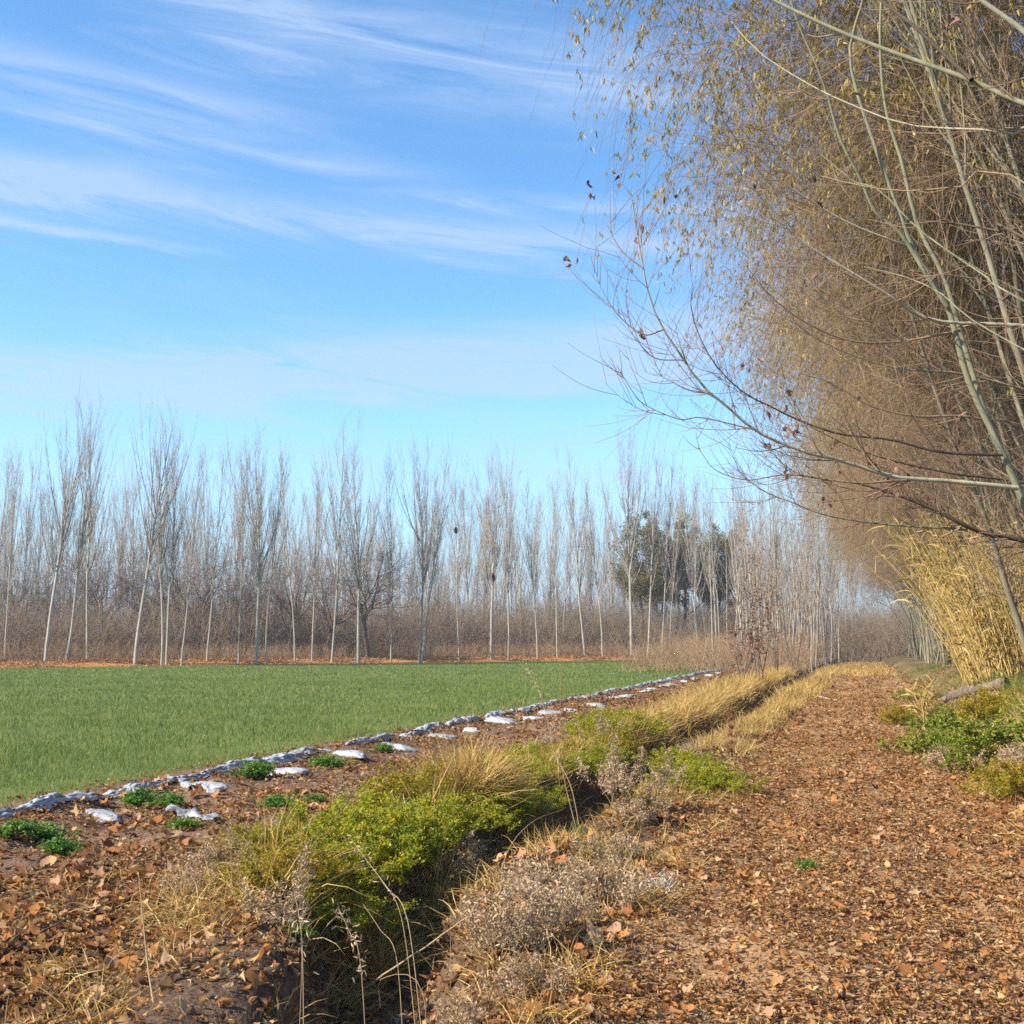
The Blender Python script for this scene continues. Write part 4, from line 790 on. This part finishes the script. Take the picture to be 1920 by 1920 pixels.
limb_set(tA, [
    (T([(1908, 915), (1840, 908), (1753, 900), (1693, 897), (1627, 880), (1575, 862), (1527, 853), (1460, 829), (1412, 805), (1374, 771), (1316, 723), (1283, 675), (1244, 618), (1220, 565), (1206, 503), (1192, 421), (1182, 354)], 12.0, 10.2), .024, .004, 'pale_bark'),
    (T([(1880, 853), (1766, 848), (1670, 824), (1575, 814), (1493, 786), (1445, 762), (1397, 738), (1354, 699), (1321, 651), (1297, 589), (1297, 541)], 12.0, 10.8), .016, .003, 'dark_bark'),
    (T([(1206, 503), (1170, 475), (1150, 445), (1139, 422)], 10.4, 10.3), .006, .002, 'wil_twig'), (T([(1244, 618), (1206, 627), (1158, 590), (1130, 545), (1117, 512)], 10.6, 10.4), .008, .002, 'wil_twig'),
    (T([(1283, 675), (1230, 672), (1200, 645), (1182, 600), (1160, 580)], 10.7, 10.5), .007, .002, 'wil_twig'), (T([(1412, 805), (1316, 783), (1273, 786), (1206, 757), (1182, 728), (1156, 685)], 11.0, 10.5), .008, .002, 'wil_twig'),
    (T([(1374, 771), (1330, 740), (1290, 730), (1240, 705), (1225, 690)], 10.9, 10.6), .006, .002, 'wil_twig'), (T([(1700, 900), (1600, 905), (1480, 890), (1400, 900), (1340, 880), (1310, 840)], 11.6, 10.8), .012, .002, 'red_twig'),
    (T([(2008, 628), (1920, 611), (1766, 603), (1709, 584), (1670, 556), (1599, 512), (1508, 455), (1460, 407), (1417, 359), (1354, 283)], 12.1, 11.0), .022, .004, 'pale_bark'),
    (T([(1860, 790), (1800, 780), (1713, 780), (1630, 760), (1563, 720), (1500, 700)], 12.1, 11.4), .014, .003, 'red_twig'), (T([(1709, 465), (1670, 450), (1589, 417), (1517, 374), (1460, 335), (1421, 287), (1374, 225)], 12.0, 11.2), .014, .003, 'pale_bark'),
    (T([(1800, 620), (1690, 640), (1600, 640), (1520, 610), (1450, 560), (1400, 500)], 12.0, 11.0), .014, .003, 'red_twig')], 'red_twig', 150, 380, leaves=60)
bB = on(3.4, 8.6); tB = thing('grey_green_poplar', bB, 'grey green poplar outside the right edge whose limbs cross the top right', 'poplar')
P = spline([bB, [3.3, 8.6, 3.2], [3.15, 8.7, 5.5], [2.9, 8.8, 8.5], [2.7, 8.9, 12]], 20) - bB; V, Q = tubes(P[None], np.linspace(.12, .05, 20)[None], 10); mesh('trunk', V, Q, M['grey_bark'], tB, True)
tp = lambda z: np.array([3.3 - .035 * z, 8.65, z])
limb_set(tB, [
    (np.vstack([tp(3.7)[None], T([(1980, 226), (1920, 196), (1814, 148), (1680, 100), (1570, 57), (1450, 0), (1380, -40)], 8.8, 9.4)]), .028, .012, 'grey_bark'),
    (T([(1822, 150), (1810, 139), (1718, 53), (1651, 0), (1600, -50)], 8.9, 9.2), .017, .009, 'dark_bark'),
    (np.vstack([tp(5.2)[None], T([(1990, 100), (1920, 57), (1838, 0), (1770, -50)], 8.4, 8.2)]), .034, .014, 'pale_bark'),
    (np.vstack([tp(3.2)[None], T([(1985, 262), (1920, 254), (1862, 244), (1766, 240), (1685, 230), (1575, 187), (1508, 153), (1426, 100), (1370, 40)], 9.2, 10.)]), .014, .004, 'pale_bark'),
    (np.vstack([tp(2.6)[None], T([(1920, 565), (1862, 527), (1790, 479), (1718, 426), (1647, 354), (1608, 345), (1540, 290)], 9.5, 10.2)]), .013, .004, 'grey_bark'),
    (np.vstack([tp(2.2)[None], T([(1980, 685), (1920, 656), (1814, 594), (1766, 551), (1700, 520), (1620, 500)], 9.5, 10.2)]), .012, .004, 'grey_bark'),
    (np.vstack([tp(2.8)[None], T([(1920, 342), (1800, 350), (1690, 358), (1600, 345), (1540, 330)], 9.3, 9.9)]), .013, .004, 'wil_twig'),
    (np.vstack([tp(2.9)[None], T([(1920, 445), (1880, 435), (1800, 420), (1735, 415)], 9.6, 10.)]), .022, .008, 'dark_bark')], 'red_twig', 80, 260, leaves=30)
bC = on(4.1, 14.5); tC = thing('dark_limbed_poplar', bC, 'poplar at the right edge with dark low limbs reaching over the reeds', 'poplar')
P = spline([bC, [4.0, 14.5, 2.5], [3.8, 14.5, 5], [3.4, 14.4, 9], [3.0, 14.4, 13]], 20) - bC; V, Q = tubes(P[None], np.linspace(.12, .04, 20)[None], 10); mesh('trunk', V, Q, M['wil_bark'], tC, True)
limb_set(tC, [
    (np.vstack([[[4.0, 14.5, 2.2]], T([(1920, 1013), (1857, 1003), (1813, 987), (1753, 957), (1680, 927), (1600, 905), (1540, 900)], 14.2, 13.4)]), .055, .006, 'dark_bark'),
    (T([(1813, 993), (1663, 983), (1553, 967), (1480, 940), (1430, 920), (1380, 880)], 14.0, 13.2), .016, .003, 'grey_bark'),
    (np.vstack([[[4.0, 14.5, 2.9]], T([(1920, 905), (1800, 890), (1690, 868), (1600, 840), (1520, 800)], 14.2, 13.2)]), .026, .004, 'dark_bark'),
    (np.vstack([[[3.9, 14.5, 3.8]], T([(1920, 730), (1800, 700), (1680, 690), (1560, 650), (1480, 600)], 14.2, 13.2)]), .022, .004, 'wil_bark')], 'red_twig', 150, 550, up=.3, leaves=40)
bD = W(1938, 1255, 21); bD[2] = float(H(bD[0], bD[1])); tD = thing('crooked_trunk', bD, 'crooked thin grey tree bending left beside the reeds', 'bare tree')
limb_set(tD, [([bD] + list(T([(1920, 1200), (1890, 1110), (1867, 1033), (1840, 953), (1800, 870), (1770, 780), (1740, 690), (1700, 560), (1660, 430), (1640, 300)], 20.9, 19.5)), .06, .015, 'wil_bark')], 'red_twig', 120, 700, part='trunk')

# ------------------------------------------------------------------ willows of the right-hand row
rng = np.random.default_rng(109)
def willow(name, h, r, lean, nl, nb, nstr, nlf, drop=(1.2, 3.0)):
    root = bpy.data.objects.new(name, None); C.objects.link(root)
    ns = 4; tr = grow(rng.normal(0, .18, (ns, 3)) * [1, 1, 0], nrm(np.c_[lean + rng.normal(0, .18, ns), rng.normal(0, .22, ns), np.ones(ns)]), h * rng.uniform(.75, 1., ns), 12, (-.15, 0, .25), .05); TR = r * rng.uniform(.6, 1., ns)[:, None] * np.linspace(1, .2, 12)[None]
    A, AR = spawn(tr, TR, nl, .36, .98, (20, 60), (h * .18, h * .43), 10, (-.25, 0, .25), .06, .5, .2, rmax=.05, tl=.3, bias=(-.5, 0, .1), rmin=.012)
    B, BR = spawn(A, AR, nb, .15, 1., (20, 60), (1.0, 2.8), 8, (-.1, 0, .05), .08, .6, .3, rmax=.016, rmin=.006, bias=(-.2, 0, 0))
    S1, S1R = spawn(B, BR, nstr, .1, 1., (20, 70), drop, 8, (0, 0, -2.6), .035, .6, .5, rmax=.0055, rmin=.0035)
    S2, S2R = spawn(B, BR, nstr // 3, .1, 1., (25, 65), (.4, 1.4), 5, (-.1, 0, -.2), .10, .6, .5, rmax=.005, rmin=.0035)
    V, Q = join([tubes(tr, TR, 8), tubes(A, AR, 5)]); mesh('trunk', V, Q, M['wil_bark'], root, True)
    V, Q = join([tubes(B, BR, 4), tubes(S1, S1R, 3), tubes(S2, S2R, 3)]); mesh('crown', V, Q, M['wil_twig'], root)
    i = rng.integers(0, nstr, nlf); i = i - i % 3; j = rng.integers(2, 8, nlf); c = S1[i, j]; zf = np.clip((c[:, 2] - h * .42) / (h * .3), .03, 1) * (_tab[(i * 7) & 255, 3] > .35); k = rng.random(nlf) < zf; c = c[k] + rng.normal(0, .03, (k.sum(), 3)); n = len(c)
    d = nrm(rng.normal(0, .35, (n, 3)) + [0, 0, -1]); V, Q = slips(c, d, rng.uniform(.07, .14, n), .022, .4); mesh('foliage', V, Q, M['wil_leaf'], root); root['used'] = 0; return root
wl = [willow('bare_willow', 15, .062, -.20, 50, 420, 4000, 52000, (1.2, 3.2)) for _ in range(3)]
wt = [willow('bare_willow', 12, .09, -.05, 46, 420, 3600, 2500, (.8, 2.0)) for _ in range(2)]
first_lab = ['willow with yellow leaves hanging into the sky at the top right', 'brown twigged willow behind the twin leaning stems', 'willow whose thin strands hang in front of the reeds']
pos = [(4.6, 16.8, 'w', 1.04), (4.1, 21.5, 'w', 1.0), (3.9, 27.5, 'w', 1.0)] + [(4.2 + .5 * math.sin(i * 2.1), 32 + 5.2 * i + .02 * i * i, 'w' if i % 2 else 't', 1.0) for i in range(15)]
for i, (x, y, k, s) in enumerate(pos):
    pr = wl[i % 3] if k == 'w' else wt[i % 2]
    put_tree(pr, on(x, y) - [0, 0, .05], (0, 0, rng.uniform(-.35, .35)), (s, s, s * rng.uniform(.9, 1.08)), first_lab[i] if i < 3 else f'bare willow right of the path, {ORD[i - 3]} one beyond the reeds', 'willow', 'willows along the right side of the path')
pos2 = [(7.5 + 1.2 * math.sin(i * 1.7), 13 + 4.6 * i) for i in range(13)]
for i, (x, y) in enumerate(pos2):
    put_tree(wt[i % 2] if i % 3 else wl[i % 3], on(x, y) - [0, 0, .05], (0, 0, rng.uniform(0, 6.28)), (1.1, 1.1, rng.uniform(.95, 1.15)), f'tangled bare willow of the back row on the right, {ORD[i]} from the near end', 'willow', 'willows of the back row on the right')

slim = [poplar_proto('slender_tree', 15, .055, 5, .45, 16, 90, s, .8, bark='wil_bark', tw='grey_limb') for s in range(2)]
for i, (x, y, ln) in enumerate([(3.0, 15.5, -.26), (3.6, 16.3, -.2), (4.6, 15.8, -.22), (3.4, 19, -.24), (5.2, 18.5, -.16), (4.0, 20.5, -.2), (5.6, 21, -.12), (3.6, 24, -.2), (4.9, 24.5, -.15), (6.2, 25, -.1), (4.2, 29.5, -.16), (5.6, 29, -.1), (3.9, 35, -.14), (5.0, 41, -.1)]):
    put_tree(slim[i % 2], on(x, y) - [0, 0, .05], (rng.normal(0, .03), ln, rng.uniform(-.4, .4)), (1, 1, rng.uniform(.85, 1.1)), f'slender grey stem leaning left among the willows, {ORD[i]} from the near end', 'bare tree', 'slender stems between the willows')

# ------------------------------------------------------------------ sky, sun, camera
SUN_AZ = math.atan2(-.80, -.60); SUN_EL = R(36)       # azimuth measured from +Y towards +X
w = bpy.data.worlds.new('World'); bpy.context.scene.world = w; w.use_nodes = True; nt = w.node_tree; nt.nodes.clear(); N = nt.nodes.new; L = nt.links.new
sk = N('ShaderNodeTexSky'); sk.sky_type = 'NISHITA'; sk.sun_disc = False; sk.sun_elevation = SUN_EL; sk.sun_rotation = SUN_AZ; sk.air_density = 1.0; sk.dust_density = .05; sk.ozone_density = 2.0
tc = N('ShaderNodeTexCoord').outputs['Generated']; sp = N('ShaderNodeSeparateXYZ'); L(tc, sp.inputs[0])
az = mth(nt, 'ARCTAN2', sp.outputs[0], sp.outputs[1]); el = mth(nt, 'ARCSINE', sp.outputs[2])
cb = N('ShaderNodeCombineXYZ'); L(mth(nt, 'MULTIPLY', az, 2.6), cb.inputs[0]); L(mth(nt, 'MULTIPLY', mth(nt, 'ADD', el, mth(nt, 'MULTIPLY', az, .10)), 20.), cb.inputs[1])
n1 = noise(nt, 1.3, 9, .66, cb.outputs[0], 1.3)
cb2 = N('ShaderNodeCombineXYZ'); L(mth(nt, 'MULTIPLY', az, 1.6), cb2.inputs[0]); L(mth(nt, 'MULTIPLY', el, 5.), cb2.inputs[1]); cb2.inputs[2].default_value = 3.7
n2 = noise(nt, 1.3, 4, .55, cb2.outputs[0], .4)
def band(e0, slope, wd, amp, a0=-9., a1=9.):
    e0, a0, a1, wd = R(e0), R(a0), R(a1), R(wd)
    wob = mth(nt, 'MULTIPLY', mth(nt, 'SUBTRACT', n1, .5), R(2.0))
    d = mth(nt, 'DIVIDE', mth(nt, 'ADD', mth(nt, 'SUBTRACT', el, mth(nt, 'ADD', mth(nt, 'MULTIPLY', mth(nt, 'ADD', az, R(17)), slope), e0)), wob), wd)
    gsn = mth(nt, 'POWER', 2.718, mth(nt, 'MULTIPLY', mth(nt, 'MULTIPLY', d, d), -1.))
    fa = N('ShaderNodeMapRange'); fa.interpolation_type = 'SMOOTHSTEP'; fa.inputs[1].default_value = a0 - R(6); fa.inputs[2].default_value = a0 + R(6); L(az, fa.inputs[0])
    fb = N('ShaderNodeMapRange'); fb.interpolation_type = 'SMOOTHSTEP'; fb.inputs[1].default_value = a1 + R(6); fb.inputs[2].default_value = a1 - R(6); L(az, fb.inputs[0])
    return mth(nt, 'MULTIPLY', mth(nt, 'MULTIPLY', gsn, amp), mth(nt, 'MULTIPLY', fa.outputs[0], fb.outputs[0]))
bands = [band(23.8, -.06, 1.0, .62, -46, -28), band(22.3, -.05, .7, .36, -42, -22), band(19.4, -.06, 1.0, .70, -60, 10), band(17.7, -.05, .22, .55, -60, -33), band(27.2, -.12, 1.8, .55, -34, -6), band(13.7, .08, 1.5, 1.0, -44, 14), band(21.2, -.06, .45, .5, -22, 14), band(26.2, .25, 1.0, .3, -48, -34), band(9.0, .03, 1.6, .22, -60, 30)]
cl = bands[0]
for b in bands[1:]: cl = mth(nt, 'ADD', cl, b)
tex = N('ShaderNodeMapRange'); tex.inputs[1].default_value = .34; tex.inputs[2].default_value = .68; tex.inputs[3].default_value = .05; tex.inputs[4].default_value = 1.6; L(n1, tex.inputs[0])
wisp = N('ShaderNodeMapRange'); wisp.inputs[1].default_value = .52; wisp.inputs[2].default_value = .80; wisp.inputs[3].default_value = 0.; wisp.inputs[4].default_value = .36; L(mth(nt, 'ADD', mth(nt, 'MULTIPLY', n1, .6), mth(nt, 'MULTIPLY', n2, .4)), wisp.inputs[0])
cf = N('ShaderNodeClamp'); L(mth(nt, 'ADD', mth(nt, 'MULTIPLY', cl, tex.outputs[0]), wisp.outputs[0]), cf.inputs[0]); cf.inputs[2].default_value = .6
hs = N('ShaderNodeHueSaturation'); hs.inputs['Saturation'].default_value = 1.12; hs.inputs['Value'].default_value = 1.0; L(sk.outputs[0], hs.inputs['Color'])
hz = N('ShaderNodeMapRange'); hz.interpolation_type = 'SMOOTHSTEP'; hz.inputs[1].default_value = R(13); hz.inputs[2].default_value = R(0); L(el, hz.inputs[0])
base = mixc(nt, 1., hs.outputs[0], (.72, .92, 1.0), 'MULTIPLY')
base = mixc(nt, mth(nt, 'MULTIPLY', hz.outputs[0], .9), base, (1.75, 2.7, 3.8))
col = mixc(nt, cf.outputs[0], base, (2.25, 2.85, 3.9))
bg = N('ShaderNodeBackground'); bg.inputs['Strength'].default_value = .112; L(col, bg.inputs[0]); wo = N('ShaderNodeOutputWorld'); L(bg.outputs[0], wo.inputs[0])

sl = bpy.data.lights.new('sun', 'SUN'); sl.energy = 4.5; sl.angle = R(.5); sl.color = (1., .89, .715); so = bpy.data.objects.new('sun', sl); C.objects.link(so)
from mathutils import Vector
sd_ = Vector((math.sin(SUN_AZ) * math.cos(SUN_EL), math.cos(SUN_AZ) * math.cos(SUN_EL), math.sin(SUN_EL))); so.rotation_euler = sd_.to_track_quat('Z', 'Y').to_euler(); so.location = sd_ * 50

def haze(density):
    m = bpy.data.materials.new('thin_haze'); m.use_nodes = True; nt = m.node_tree; nt.nodes.clear(); v = nt.nodes.new('ShaderNodeVolumePrincipled'); o = nt.nodes.new('ShaderNodeOutputMaterial')
    v.inputs['Color'].default_value = (.86, .91, 1., 1); v.inputs['Density'].default_value = density; v.inputs['Anisotropy'].default_value = .2; nt.links.new(v.outputs[0], o.inputs['Volume'])
    x0, x1, y0, y1, z0, z1 = -720, 720, -80, 1520, -2.0, 24.; c = [(x, y, z) for z in (z0, z1) for y in (y0, y1) for x in (x0, x1)]
    kind(mesh('haze', c, [[0, 2, 3, 1], [4, 5, 7, 6], [0, 1, 5, 4], [2, 6, 7, 3], [0, 4, 6, 2], [1, 3, 7, 5]], m), 'stuff')
haze(.0005)
cam = bpy.data.cameras.new('camera'); cam.sensor_fit = 'HORIZONTAL'; cam.sensor_width = 36; cam.lens = 36 * F / 1920; cam.clip_start = .05; cam.clip_end = 5000
co = bpy.data.objects.new('camera', cam); C.objects.link(co); co.location = (0, 0, EYE); co.rotation_euler = (math.pi / 2 + TH, 0, PS)
sc = bpy.context.scene; sc.camera = co
sc.view_settings.view_transform = 'Standard'; sc.view_settings.look = 'None'; sc.view_settings.exposure = 1.27; sc.view_settings.gamma = 1
cy = sc.cycles; cy.max_bounces = 5; cy.diffuse_bounces = 3; cy.glossy_bounces = 2; cy.transmission_bounces = 3; cy.transparent_max_bounces = 4; cy.caustics_reflective = False; cy.caustics_refractive = False
cy.use_denoising = False; cy.sample_clamp_indirect = 6; cy.filter_width = 1.6
spare = [p for p in bpy.data.objects if 'used' in p and not p['used']]      # pattern trees nothing was grown from
for p in [c for q in spare for c in q.children] + spare: bpy.data.objects.remove(p)
for p in bpy.data.objects:
    if 'used' in p: del p['used']
